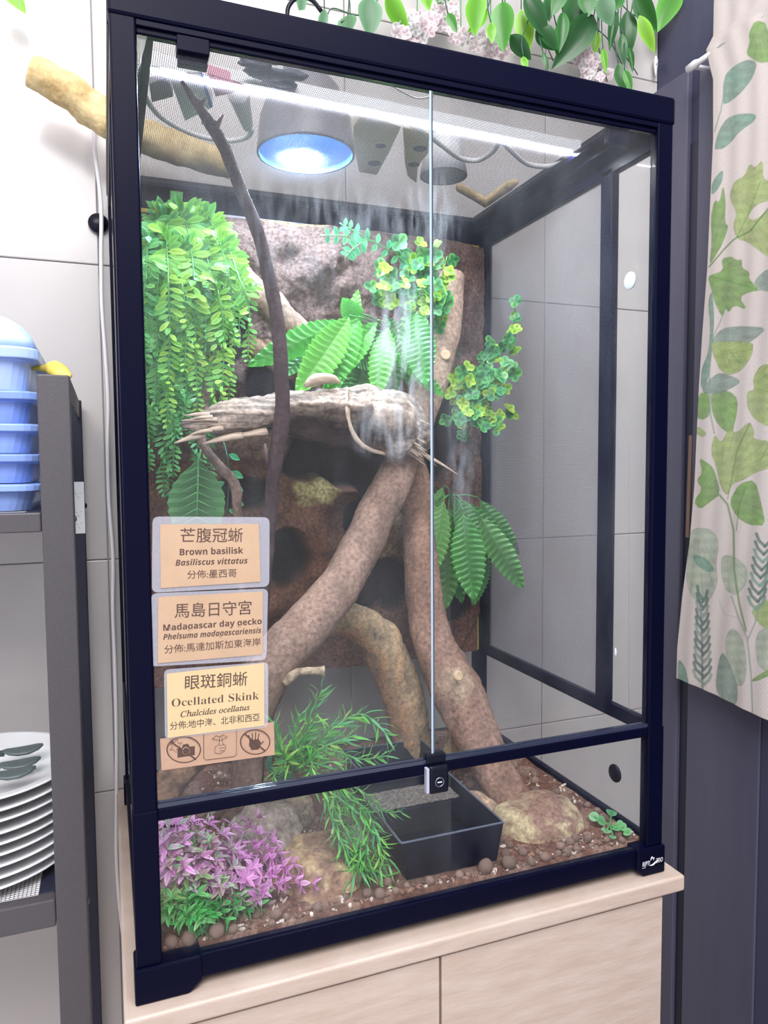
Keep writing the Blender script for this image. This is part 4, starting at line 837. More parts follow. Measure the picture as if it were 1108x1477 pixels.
# thin dark stick
t = thing('stick', PY(372, 1130, .235), 'long thin dark stick crossing in front of the driftwood, tip near the roof', 'stick')
S_px = [(262, 117, .072), (275, 137, .077), (288, 155, .08), (305, 180, .09), (325, 215, .10), (345, 268, .12), (372, 335, .14), (388, 400, .16), (401, 470, .168), (406, 540, .172), (407, 600, .175), (398, 655, .18), (391, 720, .19), (384, 800, .20), (377, 900, .21), (372, 1010, .225), (370, 1130, .235)]
S_r = [2.5, 5, 6.5, 10, 9.5, 9, 9.5, 9.5, 10, 10.5, 11, 11, 10, 10, 10, 10, 10]
STK = np.array((.075, .046, .052)); pts = spline(pxp(S_px), 8); rr = [r*mpp(PY(*p)) for r, p in zip(S_r, S_px)]
cyl_tone('stem', pts, rr, 16, M_wood, lambda q, e, t, a, s_: STK*(1+.5*e), t, .14, 3, 70)
g = MB()
for a, b, d in (((287, 152), (297, 142), .078), ((310, 185), (322, 166), .088), ((300, 172), (292, 178), .088), ((386, 668), (382, 640), .175)): g.tube([PY(*a, d), PY(*b, d-.002)], [.0034, .0018], 8, rough=.2)
g.build('twig_stub', mat('stick_bark', (.11, .07, .075), .8), t, True)
t = thing('twig', PY(352, 1000, .26), 'thin crooked brown twig hanging below the left tip of the driftwood', 'twig')
T_px = [(303, 500, .27), (298, 560, .262), (290, 610, .255), (293, 640, .25), (312, 668, .245), (337, 695, .24), (343, 740, .24), (348, 820, .25), (352, 920, .26), (354, 1010, .265), (352, 1110, .265)]
cyl_tone('stem', spline(pxp(T_px), 7), [.0045, .0055, .0055, .006, .0060, .0068, .0058, .0055, .005, .005, .005], 12, M_wood, lambda q, e, t, a, s_: BARK*.8*(1+.5*e), t, .2, 4, 70)
# driftwood
DR = np.array((.36, .285, .24)); t = thing('driftwood', PY(450, 600, .22), 'weathered grey driftwood log with a dark hollow and splintered ends, middle of the terrarium', 'driftwood')
D_px = [(262, 613, .19), (285, 612, .19), (310, 606, .195), (345, 603, .20), (385, 600, .205), (420, 602, .21), (450, 612, .215), (480, 620, .22), (515, 620, .225), (545, 614, .23), (575, 615, .235), (600, 627, .24), (618, 646, .245)]
D_r = [4, 11, 20, 25, 29, 40, 54, 60, 58, 52, 44, 28, 5]
def dshape(t, a):
    s_ = 1.0                                              # a=0 up; camera side and underside hollowed
    w = math.exp(-((t-.55)/.18)**4); f = min(1, max(0, (.42-math.cos(a))*3.0)); s_ -= .46*w*f
    s_ -= .22*w*f*max(0, math.cos(a-dang))
    s_ += .10*math.sin(3*a+t*9)*(1-w*.5)
    return s_
dang = 2.0
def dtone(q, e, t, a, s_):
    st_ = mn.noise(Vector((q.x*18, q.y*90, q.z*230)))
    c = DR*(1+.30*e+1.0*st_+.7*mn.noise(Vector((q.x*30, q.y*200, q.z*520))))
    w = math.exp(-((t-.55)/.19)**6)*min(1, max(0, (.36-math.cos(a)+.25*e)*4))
    if w > 0: c = c*(1-w)+np.array((.060, .036, .036))*(1+.8*e)*w  # dark rotten hollow, plus shade painted onto the underside
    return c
# the hollow faces the camera and down: find which side that is
pts = spline(pxp(D_px), 20); rr = [r*mpp(PY(*p)) for r, p in zip(D_r, D_px)]
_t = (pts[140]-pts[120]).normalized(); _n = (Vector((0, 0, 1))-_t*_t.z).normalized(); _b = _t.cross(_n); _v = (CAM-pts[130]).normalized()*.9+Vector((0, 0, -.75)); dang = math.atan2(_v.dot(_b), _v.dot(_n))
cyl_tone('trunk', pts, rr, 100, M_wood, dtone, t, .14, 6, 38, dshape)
M_splint = mat('pale_splinter', (.50, .39, .30), .75, c2=(.33, .25, .20), scale=60, stretch=(1, 5, 5), bump=.3)
g = MB()
def splint(a, b, d, r, db=None): g.tube(spline([PY(*a, d), PY((a[0]+b[0])/2, (a[1]+b[1])/2-1, d-.001), PY(*b, db or d)], 4), lerpl([r, r*.7, r*.12], 9), 7, rough=.25, seed=a[0], flat=.6)
RS = random.Random(3)
for i in range(26):
    q = i/25; x0 = 560+RS.uniform(-14, 26)+q*10; y0 = 596+q*52+RS.uniform(-4, 4); l_ = RS.uniform(18, 42); splint((x0, y0), (x0+l_, y0+l_*(.35+.45*q)), .222-.02*RS.random(), RS.uniform(.0018, .0042))
splint((606, 652), (663, 686), .215, .0036); splint((590, 640), (630, 672), .215, .0035)
for i in range(10):
    q = i/9; x0 = 308+RS.uniform(-14, 20); y0 = 598+q*26+RS.uniform(-3, 3); l_ = RS.uniform(22, 46); splint((x0, y0), (x0-l_, y0+RS.uniform(-2, 9)+4*q), .185-.008*RS.random(), RS.uniform(.0030, .0056))
splint((350, 628), (292, 640), .180, .0062); splint((385, 622), (318, 634), .182, .0055)
g.build('splinter', M_splint, t, True)
g = MB(); g.tube(spline(pxp([(502, 560, .185), (501, 588, .172), (505, 612, .168), (515, 634, .170), (533, 648, .178), (556, 655, .190)]), 6), lerpl([.003, .0048, .0044, .0052, .0042, .002], 31), 12, rough=.35, flat=.5)
g.build('torn_ridge', M_splint, t, True)
g = MB(); g.tube(spline(pxp([(440, 557, .20), (456, 548, .20), (478, 546, .20), (490, 552, .20)]), 4), lerpl([.003, .0075, .006, .002], 13), 12, rough=.2); g.build('knob', M_splint, t, True)
cyl_tone('frayed_end', spline(pxp([(535, 600, .185), (560, 605, .185), (585, 612, .195), (600, 622, .205)]), 6), [.017, .020, .015, .005], 24, M_wood, lambda q, e, t, a, s_: DR*1.1*(1+.8*e), t, .3, 12, 50)
# cork bark pieces and arch
CORK = np.array((.40, .27, .20))
t = thing('cork_branch', PY(400, 445, .33), 'brown cork log sloping down from the fern to behind the thin stick', 'cork bark')
cyl_tone('trunk', spline(pxp([(330, 385, .33), (360, 412, .325), (390, 440, .32), (420, 468, .32), (455, 498, .33)]), 7), [.014, .018, .020, .019, .014], 22, M_wood, lambda q, e, t, a, s_: CORK*(1+.6*e), t, .2, 21, 50)
t = thing('cork_branch', PY(400, 530, .33), 'short rough cork piece below the sloping cork log, above the dark cave', 'cork bark')
cyl_tone('trunk', spline(pxp([(355, 500, .34), (385, 508, .33), (410, 522, .325), (445, 545, .33)]), 7), [.013, .017, .020, .014], 22, M_wood, lambda q, e, t, a, s_: CORK*(1.0+.9*e), t, .28, 22, 90)
t = thing('cork_arch', PY(600, 1075, .33), 'arched orange-brown cork bark standing behind the trays', 'cork bark')
ARC = [(392, 1010, .25), (408, 965, .265), (440, 920, .28), (478, 896, .29), (515, 897, .295), (548, 925, .30), (568, 968, .305), (584, 1015, .31), (592, 1062, .315), (594, 1090, .318)]
def atone(q, e, t, a, s_):
    w = .5+.5*math.cos(a-3.6); w = min(1, max(0, w*1.2+.8*e)); c = np.array((.54, .40, .25))*(1+.6*e); return c*(1-.8*w)+np.array((.30, .13, .05))*(1+.8*e)*.8*w
cyl_tone('bark', spline(pxp(ARC), 9), [.014, .018, .022, .024, .027, .030, .031, .031, .030, .030], 28, M_wood, atone, t, .2, 31, 60, lambda t, a: 1-.35*abs(math.sin(a)))
t = thing('cork_slab', PY(250, 1140, .12), 'reddish brown bark slab in the lower left behind the front rail', 'cork bark')
cyl_tone('bark', spline(pxp([(228, 1175, .10), (242, 1135, .11), (268, 1105, .13), (300, 1085, .15)]), 7), [.020, .022, .020, .016], 26, M_wood, lambda q, e, t, a, s_: np.array((.33, .19, .12))*(1+.8*e), t, .25, 41, 60, lambda t, a: 1-.4*abs(math.cos(a)))
# ------------------------------------------------------------------ rocks
def rock(name, c, s, label, base, seed, m=M_soil, sub=4, am=.22, c2=None, cat='rock', tonefn=None):
    v, f = ico(1, sub); b = MB(); cols = []
    for p in v:
        e = mn.noise(p*1.4+Vector((seed, 0, 0)))+.5*mn.noise(p*3.3+Vector((0, seed, 0)))+.22*mn.noise(p*9+Vector((seed, seed, 0)))
        q = Vector((p.x*s[0], p.y*s[1], p.z*s[2]))*(1+am*e)+Vector(c); q.z = max(q.z, .0300); b.v.append(tuple(q)); 
        n2 = mn.noise(p*4+Vector((seed*2, 1, 0))); cols.append(tonefn(p, q, n2) if tonefn else np.array(base)*(1+.5*n2)+(np.array(c2)*max(0, n2*1.8) if c2 else 0))
    b.f = f; me = b.mesh(m, True); ca = me.color_attributes.new('tone', 'FLOAT_COLOR', 'POINT'); ca.data.foreach_set('color', np.array([(*x, 1) for x in cols]).ravel())
    return tag(link(name, me), label, cat)
def dome(p, q, n2):
    sand = np.array((.62, .50, .32)); br = np.array((.33, .20, .16)); w = min(1, max(0, (abs(p.x-.1)*1.2+n2*1.6-.35)*3)); w *= 1 if p.z < .75 else .4
    return br*(1-w)+sand*w
rock('domed_rock', (.490, .098, .034), (.060, .050, .034), 'domed brown rock dusted with yellow sand under the foot of the leaning branch', (.4, .3, .2), 3, am=.12, tonefn=dome)
rock('flat_rock', (.437, .158, .033), (.027, .036, .020), 'low sandy lump left of the domed rock, beside the black tray', (.42, .29, .22), 4, c2=(.4, .3, .12), am=.2)
rock('tan_stone', (.505, .318, .055), (.042, .030, .044), 'tan stone in the right back between the trays and the leaning branch', (.44, .31, .20), 9, c2=(.25, .2, .08), am=.28)
rock('grey_rock', (.150, .150, .062), (.045, .042, .036), 'large grey-brown rock rising behind the pink plants', (.36, .30, .26), 12, am=.24)
rock('small_rock', (.200, .215, .052), (.026, .024, .026), 'smaller tan rock behind the grey rock, below the needle plant', (.42, .34, .26), 17, am=.25)
def mound(p, q, n2): w = min(1, max(0, n2*2.2+.15)); return np.array((.30, .17, .12))*(1-w)+np.array((.62, .46, .27))*w
rock('sandy_mound', (.197, .092, .032), (.052, .058, .034), 'sandy brown mound between the pink plants and the black tray', (.4, .3, .2), 23, am=.3, tonefn=mound)
rock('white_stone', (.247, .115, .044), (.016, .020, .022), 'pale grey stone wedged beside the black tray under the needle plant', (.52, .48, .42), 29, am=.3)
rock('buried_rock', (.055, .055, .036), (.030, .026, .020), 'dark brown lump in the corner under the pink and green plants', (.18, .12, .09), 33, am=.25)
# ------------------------------------------------------------------ feeding trays
M_tray = mat('glossy_black_tray', (.002, .003, .014), .4, spec=.16)
M_rim = mat('tray_rim_highlight', (.10, .12, .17), .3)  # paler grey paints a highlight along the tray edge
def tray(label, x0, x1, y0, y1, z0, z1, ins, ledge):
    t = thing('tray', ((x0+x1)/2, (y0+y1)/2, z0), label, 'tray'); w = .0022; rings = []
    o1 = rrect(x0+ins, x1-ins*.5, y0+ins*.6, y1-ins*.6, .003, z0, 2); o2 = rrect(x0, x1, y0, y1, .003, z1, 2); i2 = rrect(x0+w, x1-w, y0+w, y1-w, .002, z1, 2); i1 = rrect(x0+ins+w, x1-ins*.5-w, y0+ins*.6+w, y1-ins*.6-w, .002, z0+.003, 2)
    bevel(loft([o1, o2, i2, i1]).build('tub', M_tray, t), .0005)
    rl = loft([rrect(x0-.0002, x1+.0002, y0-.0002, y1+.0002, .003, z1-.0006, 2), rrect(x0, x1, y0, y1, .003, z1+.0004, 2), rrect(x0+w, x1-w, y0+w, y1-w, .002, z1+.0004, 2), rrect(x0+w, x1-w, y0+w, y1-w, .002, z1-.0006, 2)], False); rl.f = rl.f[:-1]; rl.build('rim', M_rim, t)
    if ledge: 
        bevel(MB().box((x0+ins*.5+w, y1-.058, z0+.012), (x1-ins*.4-w, y1-w-.004, z1-.012)).build('ledge', M_tray, t), .002)
        def gf(u, v): return (x0+ins*.6+w+.001+u*(x1-x0-ins*1.1-2*w-.002), y1-.057+v*(.05), z1-.0118+.0018*(1+N3(u*9, v*6, 1, 3)))
        grid('gravel', 60, 30, gf, M_soil, lambda p: np.array((.17, .15, .14))*(1+.8*N3(p[0], p[1], 0, 300)), parent=t, label='grey grit on the ledge', kind='stuff')
        tag(MB().add(*[([Vector((p.x*.0030+.305, p.y*.002+.075, p.z*.001+z0+.0042)) for p in ico(1, 2)[0]]), ico(1, 2)[1]]).build('pebble', M_white, None, True), 'tiny white pebble on the bottom of the front black tray', 'pebble')
    return t
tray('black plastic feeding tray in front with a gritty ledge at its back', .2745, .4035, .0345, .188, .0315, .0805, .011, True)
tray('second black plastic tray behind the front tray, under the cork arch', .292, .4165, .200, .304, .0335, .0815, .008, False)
# ------------------------------------------------------------------ clay balls, crumbs
M_clay = mat('clay_ball', (.20, .125, .10), .85, c2=(.30, .20, .165), scale=200, bump=.5, bscale=500, rand=.25)
v, f = ico(1, 3); cb = []
for k_ in range(3):
    b = MB(); b.add([p*(1+.10*mn.noise(p*1.7+Vector((k_*7, 0, 0)))) for p in v], f); cb.append(b.mesh(M_clay, True))
R_ = random.Random(5); put = []
avoid = [(.2745, .4035, .030, .305), (.435, .552, .052, .148), (.150, .245, .042, .135)]
big = [(PZ(482, 0, 0), 0)]
fixed = [(740, 1250, .0085), (701, 1251, .0095), (718, 1263, .006), (663, 1262, .005), (758, 1255, .006), (770, 1245, .005), (792, 1241, .006), (555, 1301, .006), (555, 1290, .004), (249, 1370, .0065), (276, 1372, .0078), (293, 1366, .0078), (234, 1372, .0060), (315, 1352, .008), (690, 1112, .005), (697, 1117, .005), (820, 1230, .006), (832, 1225, .005), (572, 1290, .0045), (722, 1258, .006)]
for x, y, r in fixed:
    p = PZ(x, y, .0345+r*.5)
    if p.y-r < .0145: p.y = .0147+r
    if all((p.x-a)**2+(p.y-b)**2 > (r+c)**2*.98 for a, b, c in put): put.append((p.x, p.y, r))
for i in range(6000):
    if len(put) >= 190: break
    r = R_.choice((.0035, .004, .0048, .0055, .0065)); x = R_.uniform(.014+r, .585-r); y = .0150+r+(R_.random()**1.7)*(.40-r)
    if R_.random() < .35: x = R_.uniform(.41, .58-r)
    if any(a-r < x < b+r and c-r < y < d+r for a, b, c, d in avoid): continue
    if any((x-a)**2+(y-b)**2 < ((r+c)*1.0)**2 for a, b, c in put): continue
    put.append((x, y, r))
uniq = ['largest clay ball, right of the tray front corner, by the base rail', 'second largest clay ball, between the tray corner and the largest one']
for i, (x, y, r) in enumerate(put):
    q = Matrix.Translation((x, y, soil_z(x, y)+r*.62-.001))@Matrix.Rotation(R_.uniform(0, 6), 4, (R_.random(), R_.random(), 1))@Matrix.Diagonal((r, r, r*R_.uniform(.8, 1), 1))
    sz = 'large' if r > .006 else 'small' if r < .0045 else 'medium'
    if x < .14: wh = 'in the left corner under the water plants'
    elif x < .27: wh = 'between the sandy mound and the front tray' if y < .14 else 'behind the sandy mound'
    elif x < .42: wh = 'in front of the front tray' if y < .05 else 'behind the two trays'
    elif x < .50: wh = 'in front of the domed rock' if y < .06 else 'behind the domed rock'
    else: wh = 'at the right near the succulent' if y < .09 else 'at the right behind the domed rock'
    lb = sz+' brown clay ball '+wh
    if i < len(uniq): lb = uniq[i]
    link('clay_ball', cb[i % 3], None, q, lb, 'clay ball', 'clay balls scattered over the soil')
g = MB(); g2 = MB(); v1, f1 = ico(1, 1)
for i in range(2600):
    x = R_.uniform(.015, .583); y = .0150+R_.random()**1.5*.40
    if any(a < x < b and c < y < d for a, b, c, d in avoid): continue
    r = R_.uniform(.0007, .0026); m_ = Matrix.Rotation(R_.uniform(0, 6), 3, (R_.random(), R_.random(), R_.random()))
    s3 = (r*R_.uniform(.6, 2.6), r, r*R_.uniform(.4, 1)); (g2 if R_.random() < .22 else g).add([Vector((x, max(y, .0165+r), soil_z(x, y)+.0008))+m_@Vector((p.x*s3[0], p.y*s3[1], p.z*s3[2])) for p in v1], f1)
tag(g.build('bark_crumbs', mat('bark_crumb', (.20, .11, .08), .9, rand=.6)), 'brown bark crumbs strewn over the soil', 'crumbs', kind='stuff')
tag(g2.build('pale_crumbs', mat('pale_crumb', (.62, .52, .46), .9, rand=.35)), 'pale husk and shell crumbs strewn over the soil', 'crumbs', kind='stuff')
# ------------------------------------------------------------------ signs taped to the door
def sbold(s, it=False):
    A0, a0 = (0x1D63C, 0x1D656) if it else (0x1D5D4, 0x1D5EE)
    return ''.join(chr(A0+ord(c)-65) if 'A' <= c <= 'Z' else chr(a0+ord(c)-97) if 'a' <= c <= 'z' else c for c in s)
M_kraft = mat('kraft_card', (.52, .345, .225), .55, c2=(.57, .385, .25), scale=25, coat=.35); M_cream = mat('cream_card', (.66, .50, .27), .5, c2=(.70, .54, .31), scale=25, coat=.35); M_kraft2 = mat('plain_kraft_card', (.52, .33, .235), .8, c2=(.48, .30, .21), scale=60)
def lam():
    m = bpy.data.materials.new('laminating_film'); m.use_nodes = True; N = m.node_tree.nodes; L = m.node_tree.links; b = N['Principled BSDF']; b.inputs['Base Color'].default_value = (.80, .80, .92, 1); b.inputs['Roughness'].default_value = .14
    t = N.new('ShaderNodeBsdfTransparent'); mx = N.new('ShaderNodeMixShader'); mx.inputs[0].default_value = .24; L.new(t.outputs[0], mx.inputs[1]); L.new(b.outputs[0], mx.inputs[2]); L.new(mx.outputs[0], N['Material Output'].inputs[0]); return m
M_lam = lam()
def card(cs, y, th, m, name, par, r=0.0, **k):
    p = [PY(a, b, y) for a, b in cs]; out = []
    if r:
        n_ = len(p)
        for i in range(n_):
            a, c, d = p[i-1], p[i], p[(i+1) % n_]; u = (a-c).normalized()*r; w = (d-c).normalized()*r
            for q in range(5): t_ = q/4; out.append(c+u*(1-t_)**2+w*t_**2)
    else: out = p
    return MB().poly(out, th, (0, 1, 0)).build(name, m, par, **k)
def line(s, a, b, em, y, par, name='lettering', m=M_ink, bold=.00012, shear=0):
    pa, pb = PY(*a, y), PY(*b, y); d = pb-pa; return text(name, s, pa, em*mpp(pa), m, par, w=d.length, bold=bold, shear=shear, ang=-math.atan2(d.z, d.x))
t = thing('sign', PY(305, 850, -.0), 'laminated kraft sign reading Brown basilisk, uppermost of the four signs', 'sign')
card([(220, 745), (389, 746), (388.5, 846), (219, 855)], .0018, .0006, M_lam, 'laminate', t, .006); card([(231, 756.5), (373.3, 755.7), (376, 839), (232, 848.3)], .0012, .0005, M_kraft, 'card', t)
Y_ = .0011
line('芒腹冠蜥', (259, 781), (349, 780), 23, Y_, t, bold=.00005); line(sbold('Brown basilisk'), (258.2, 801), (349.7, 798.2), 13, Y_, t, bold=.00004); line(sbold('Basiliscus vittatus', True), (252.8, 816), (357, 812.6), 12, Y_, t, bold=.00002); line('分佈:墨西哥', (269.6, 834), (340.8, 831.3), 13.5, Y_, t, bold=.00002)
t = thing('sign', PY(305, 958, -.0), 'laminated kraft sign reading Madagascar day gecko, second from the top', 'sign')
card([(217.6, 856), (386.8, 849), (384.5, 952), (216, 961.5)], .0018, .0006, M_lam, 'laminate', t, .006); card([(228.4, 861.3), (379.3, 853.2), (378.7, 943.9), (227.9, 956.6)], .0012, .0005, M_kraft, 'card', t)
line('馬島日守宮', (251, 889.8), (362, 884.4), 23, Y_, t, bold=.00005); line(sbold('Madagascar day gecko'), (234.4, 910), (376.6, 900), 12.5, Y_, t, bold=.00003); line(sbold('Phelsuma madagascariensis', True), (235.2, 923), (376.6, 912.8), 11.5, Y_, t, bold=.00002); line('分佈:馬達加斯加東海岸', (236.6, 942), (375.5, 930.4), 13.5, Y_, t, bold=.00002)
t = thing('sign', PY(312, 1064, -.0), 'laminated cream sign reading Ocellated Skink, third from the top', 'sign')
card([(236.6, 966), (387, 955), (387, 1049), (238, 1066.5)], .0006, .0005, M_lam, 'laminate', t, .005); card([(240.6, 971.8), (380.9, 956.9), (381.4, 1046.8), (242, 1064.4)], .0001, .0004, M_cream, 'card', t)
Y_ = .0000
def serif(s, it=False):
    o = ''
    for ch in s:
        if it and 'A' <= ch <= 'Z': o += chr(0x1D434+ord(ch)-65)
        elif it and ch == 'h': o += '\u210e'
        elif it and 'a' <= ch <= 'z': o += chr(0x1D44E+ord(ch)-97)
        elif 'A' <= ch <= 'Z': o += chr(0x1D400+ord(ch)-65)
        elif 'a' <= ch <= 'z': o += chr(0x1D41A+ord(ch)-97)
        else: o += ch
    return o
line('眼斑銅蜥', (265, 993.5), (355, 987), 23, Y_, t, bold=.00005); line(serif('Ocellated Skink'), (246.6, 1019.7), (372.5, 1008.4), 17, Y_, t, bold=-.00012); line(serif('Chalcides ocellatus', True), (260.1, 1034.6), (359.8, 1023.8), 12, Y_, t, bold=.0001); line('分佈:地中海、北非和西亞', (244.7, 1052.2), (374.1, 1038.7), 13, Y_, t, bold=.00002)
t = thing('sign', PY(312, 1100, -.0), 'kraft strip with no-photo, silence and no-touch symbols, lowest of the signs', 'sign')
card([(231, 1066), (395, 1041.4), (396.3, 1088.8), (233, 1111.3)], .0013, .0004, M_kraft2, 'card', t)
Y_ = .00125
def ring(b, cx, cy, rx, ry, w, n=36): b.tube([PY(cx+rx*math.cos(a*2*PI/n), cy+ry*math.sin(a*2*PI/n), Y_) for a in range(n+1)], w*.00035, 5, cap=False, flat=.3)
def pl2(b, l, w): b.tube([PY(x, y, Y_) for x, y in l], w*.00035, 5, flat=.3)
g = MB(); ring(g, 265, 1081, 24.5, 19, 3.0); pl2(g, [(247, 1070), (283, 1095)], 3.0)
def fill(b, l): b.poly([PY(x, y, Y_) for x, y in l], .0001, (0, -1, 0))
fill(g, [(256, 1080), (262, 1079), (264, 1074), (271, 1072.5), (274, 1077), (281, 1076), (281, 1089), (256, 1093)]); pl2(g, [(247, 1067), (251, 1071), (256, 1066), (257, 1072), (263, 1071), (259, 1076), (262, 1081), (255, 1080), (254, 1086), (250, 1081), (245, 1082), (249, 1077), (245, 1073), (250, 1073), (247, 1067)], 1.2)
g.build('no_photo_symbol', M_ink, t)
g2 = MB(); ring(g2, 268.5, 1083, 5.2, 5.2, 1.6, 20); g2.build('lens_ring', M_kraft2, t)
g = MB(); pl2(g, [(294, 1058), (294, 1093), (297, 1096), (338, 1091), (341, 1088), (341, 1053)], 1.6)
pl2(g, [(306, 1066), (312, 1061), (317, 1063), (321, 1060), (328, 1063), (318, 1068), (306, 1066)], 1.3); pl2(g, [(317, 1063), (316, 1074), (310, 1078), (310, 1086), (317, 1087), (324, 1083), (326, 1076), (321, 1072), (320, 1062)], 1.3); pl2(g, [(316, 1075), (324, 1074)], 1.0); pl2(g, [(316, 1079), (325, 1078)], 1.0); pl2(g, [(317, 1083), (323, 1082)], 1.0)
g.build('silence_symbol', M_ink, t)
g = MB(); ring(g, 368, 1070, 21.5, 18, 3.0); pl2(g, [(353, 1058), (383, 1083)], 3.0); fill(g, [(360, 1068), (373, 1066), (377, 1072), (373, 1081), (363, 1082), (359, 1075)])
for a, b in (((361, 1069), (359, 1060)), ((364.5, 1068), (364, 1057)), ((368.5, 1067), (369, 1056)), ((372, 1067), (374, 1058)), ((375, 1074), (380, 1069))): pl2(g, [a, b], 2.4)
g.build('no_touch_symbol', M_ink, t)
# ------------------------------------------------------------------ what lies on the roof screen
ZR = .8895
M_shade = mat('blue_enamel', (.10, .30, .62), .35)
lp = thing('dome_lamp', (.2405, .262, ZR), 'round dome heat lamp glowing blue-white on the roof screen', 'lamp')
MB().lathe([(.0600, ZR+.001), (.0630, ZR+.001), (.0628, ZR+.004), (.058, ZR+.045), (.044, ZR+.082), (.028, ZR+.100), (.026, ZR+.135), (.0, ZR+.140)], c=(.2405, .262, 0), n=48).build('shade', mat('grey_enamel', (.22, .21, .24), .4), lp, True)
MB().lathe([(.0, ZR+.136), (.023, ZR+.13), (.025, ZR+.098), (.041, ZR+.079), (.055, ZR+.044), (.0600, ZR+.0012)], c=(.2405, .262, 0), n=48).build('reflector', M_shade, lp, True, label='blue-white glowing reflector inside the lamp')
v, f = ico(1, 3); MB().add([Vector((.2405+p.x*.024, .265+p.y*.024, ZR+.062+p.z*.022)) for p in v], f).build('bulb', emis('lit_bulb', (.80, .90, 1), 9), lp, True)
MB().lathe([(.0, ZR+.1405), (.024, ZR+.1405), (.022, ZR+.158), (.014, ZR+.172), (0, ZR+.176)], c=(.2405, .262, 0), n=32).build('ceramic_cap', M_white, lp, True)
pp = spline([(.216, .25, ZR+.150), (.217, .25, ZR+.172), (.231, .25, ZR+.188), (.248, .25, ZR+.187), (.260, .25, ZR+.176)], 5); MB().tube(pp, .0028, 8).build('handle', M_blk2, lp, True)
ls = thing('light_strip', (.31, .150, ZR), 'slim white light strip lying across the roof screen', 'lamp')
def lsb(name, z0, z1, hw, m):
    a, b = LA-(LB-LA).normalized()*0, LB; n = Vector((-(b-a).y, (b-a).x, 0)).normalized()*hw
    return MB().poly([Vector((p.x, p.y, z0)) for p in (a-n, b-n, b+n, a+n)], z1-z0, (0, 0, 1)).build(name, m, ls)
LA, LB = Vector((.0405, .1135, 0)), Vector((.566, .1360, 0))
lsb('housing', ZR+.0015, ZR+.013, .0058, M_white); lsb('tube', ZR-.0019, ZR+.0014, .0026, emis('lit_tube', (.93, .96, 1), 4))
for x, y in ((.0405, .1135), (.558, .1357)): MB().box((x, y-.0066, ZR-.0005), (x+.009, y+.0066, ZR+.0138)).build('end_foot', M_white, ls)
def zt_(l, z): return [PZ(x, y, z) for x, y in l]
def slabz(name, l, z, h, m, label, cat, **k):
    o = MB().poly(zt_(l, z)[::-1] if False else zt_(l, z), h, (0, 0, 1)).build(name, m, **k); return tag(bevel(o, .0008), label, cat)
M_carton = mat('white_carton', (.80, .78, .82), .5); M_pink = mat('pink_card', (.78, .38, .48), .6); M_greyc = mat('grey_card', (.42, .40, .44), .7); M_bst = mat('blue_print', (.12, .30, .80), .5)
bxp = slabz('carton', [(243, 110), (291, 104), (307, 155), (267, 175)], ZR, .016, M_carton, 'white carton with a blue stripe on the roof screen, left of the lamp', 'box')
MB().poly(zt_([(288, 105), (291.5, 104.4), (307.5, 154), (303, 156.5)], ZR-.0003), .0002, (0, 0, 1)).build('blue_stripe', M_bst, bxp, label='blue printed stripe')
slabz('pink_packet', [(299, 106), (366, 128), (311, 140)], ZR, .010, M_pink, 'pink packet on the roof screen beside the white carton', 'packet')
slabz('grey_packet', [(215, 122), (240, 112), (250, 140), (219, 148)], ZR, .008, M_greyc, 'grey card packet on the roof screen at its far left', 'packet')
ad = thing('ribbed_plug', PZ(345, 160, ZR), 'white ribbed plug with a tapering collar on the roof screen left of the dome lamp', 'plug')
p0, p1 = PZ(343, 132, ZR+.012), PZ(358, 184, ZR+.008)
n_ = 14; MB().tube([p0.lerp(p1, i/(n_*2)) for i in range(n_*2+1)], [(.0125-.0062*i/(n_*2))*(1 if (i % 2 or i < 5) else .84) for i in range(n_*2+1)], 18).build('body', M_white, ad, True)
tag(MB().tube(spline(zt_([(205, 118), (210, 140), (228, 165), (255, 183), (290, 197), (330, 203), (356, 198), (364, 186)], ZR+.0036), 7), .0030, 10).build('lamp_cable', M_cable, None, True), 'white cable curving over the roof screen left of the dome lamp', 'cable')
tag(MB().tube(spline(zt_([(545, 158), (580, 172), (612, 190), (640, 212), (664, 228), (690, 231), (712, 218), (722, 204), (738, 218), (760, 236), (790, 240), (820, 232)], ZR+.0040), 7), .0032, 10).build('strip_cable', M_cable, None, True), 'white cable looping over the roof screen under the light strip at right', 'cable')
tag(MB().tube(spline(zt_([(562, 122), (580, 132), (600, 141), (622, 139), (640, 128)], ZR+.0016), 7), .0011, 6).build('bead_cord', M_white, None, True), 'thin white twisted cord at the front of the roof screen', 'cord')
M_pulp = mat('beige_pulp', (.78, .64, .48), .8, c2=(.84, .72, .56), scale=60, bump=.3)
def hide(name, l, holes, label, h=.012):
    t = thing(name, PZ(l[0][0], l[0][1], ZR), label, 'hide'); bevel(MB().poly(zt_(l, ZR+.001), h, (0, 0, 1)).build('shell', M_pulp, t), .0015)
    for x, y, r in holes:
        c = PZ(x, y, ZR+.0004); MB().lathe([(r*.6, 0), (r, -.0001), (r*.95, -.0003), (0, -.0002)], c=c+Vector((0, 0, .0004)), n=20).build('eye_hole', mat('hole_dark', (.05, .04, .04), .9), t)
    return t
hide('pulp_hide', [(525, 160), (579, 184), (563, 218), (544, 253), (518, 249), (509, 205), (510, 183)], [(549, 211, .007), (540, 236, .009)], 'beige faceted hide with dark holes on the roof screen, right of the dome lamp')
hide('pulp_hide', [(581, 184), (619, 194), (618, 222), (603, 240), (601, 265), (588, 255), (584, 236)], [(606, 215, .009), (597, 238, .008)], 'second beige hide with two dark holes, touching the glass divide line')
M_cup = mat('frosted_plastic', (.75, .76, .80), .4)
cu = thing('plastic_cup', PZ(640, 255, ZR), 'frosted white plastic cup lying mouth down on the roof screen', 'cup')
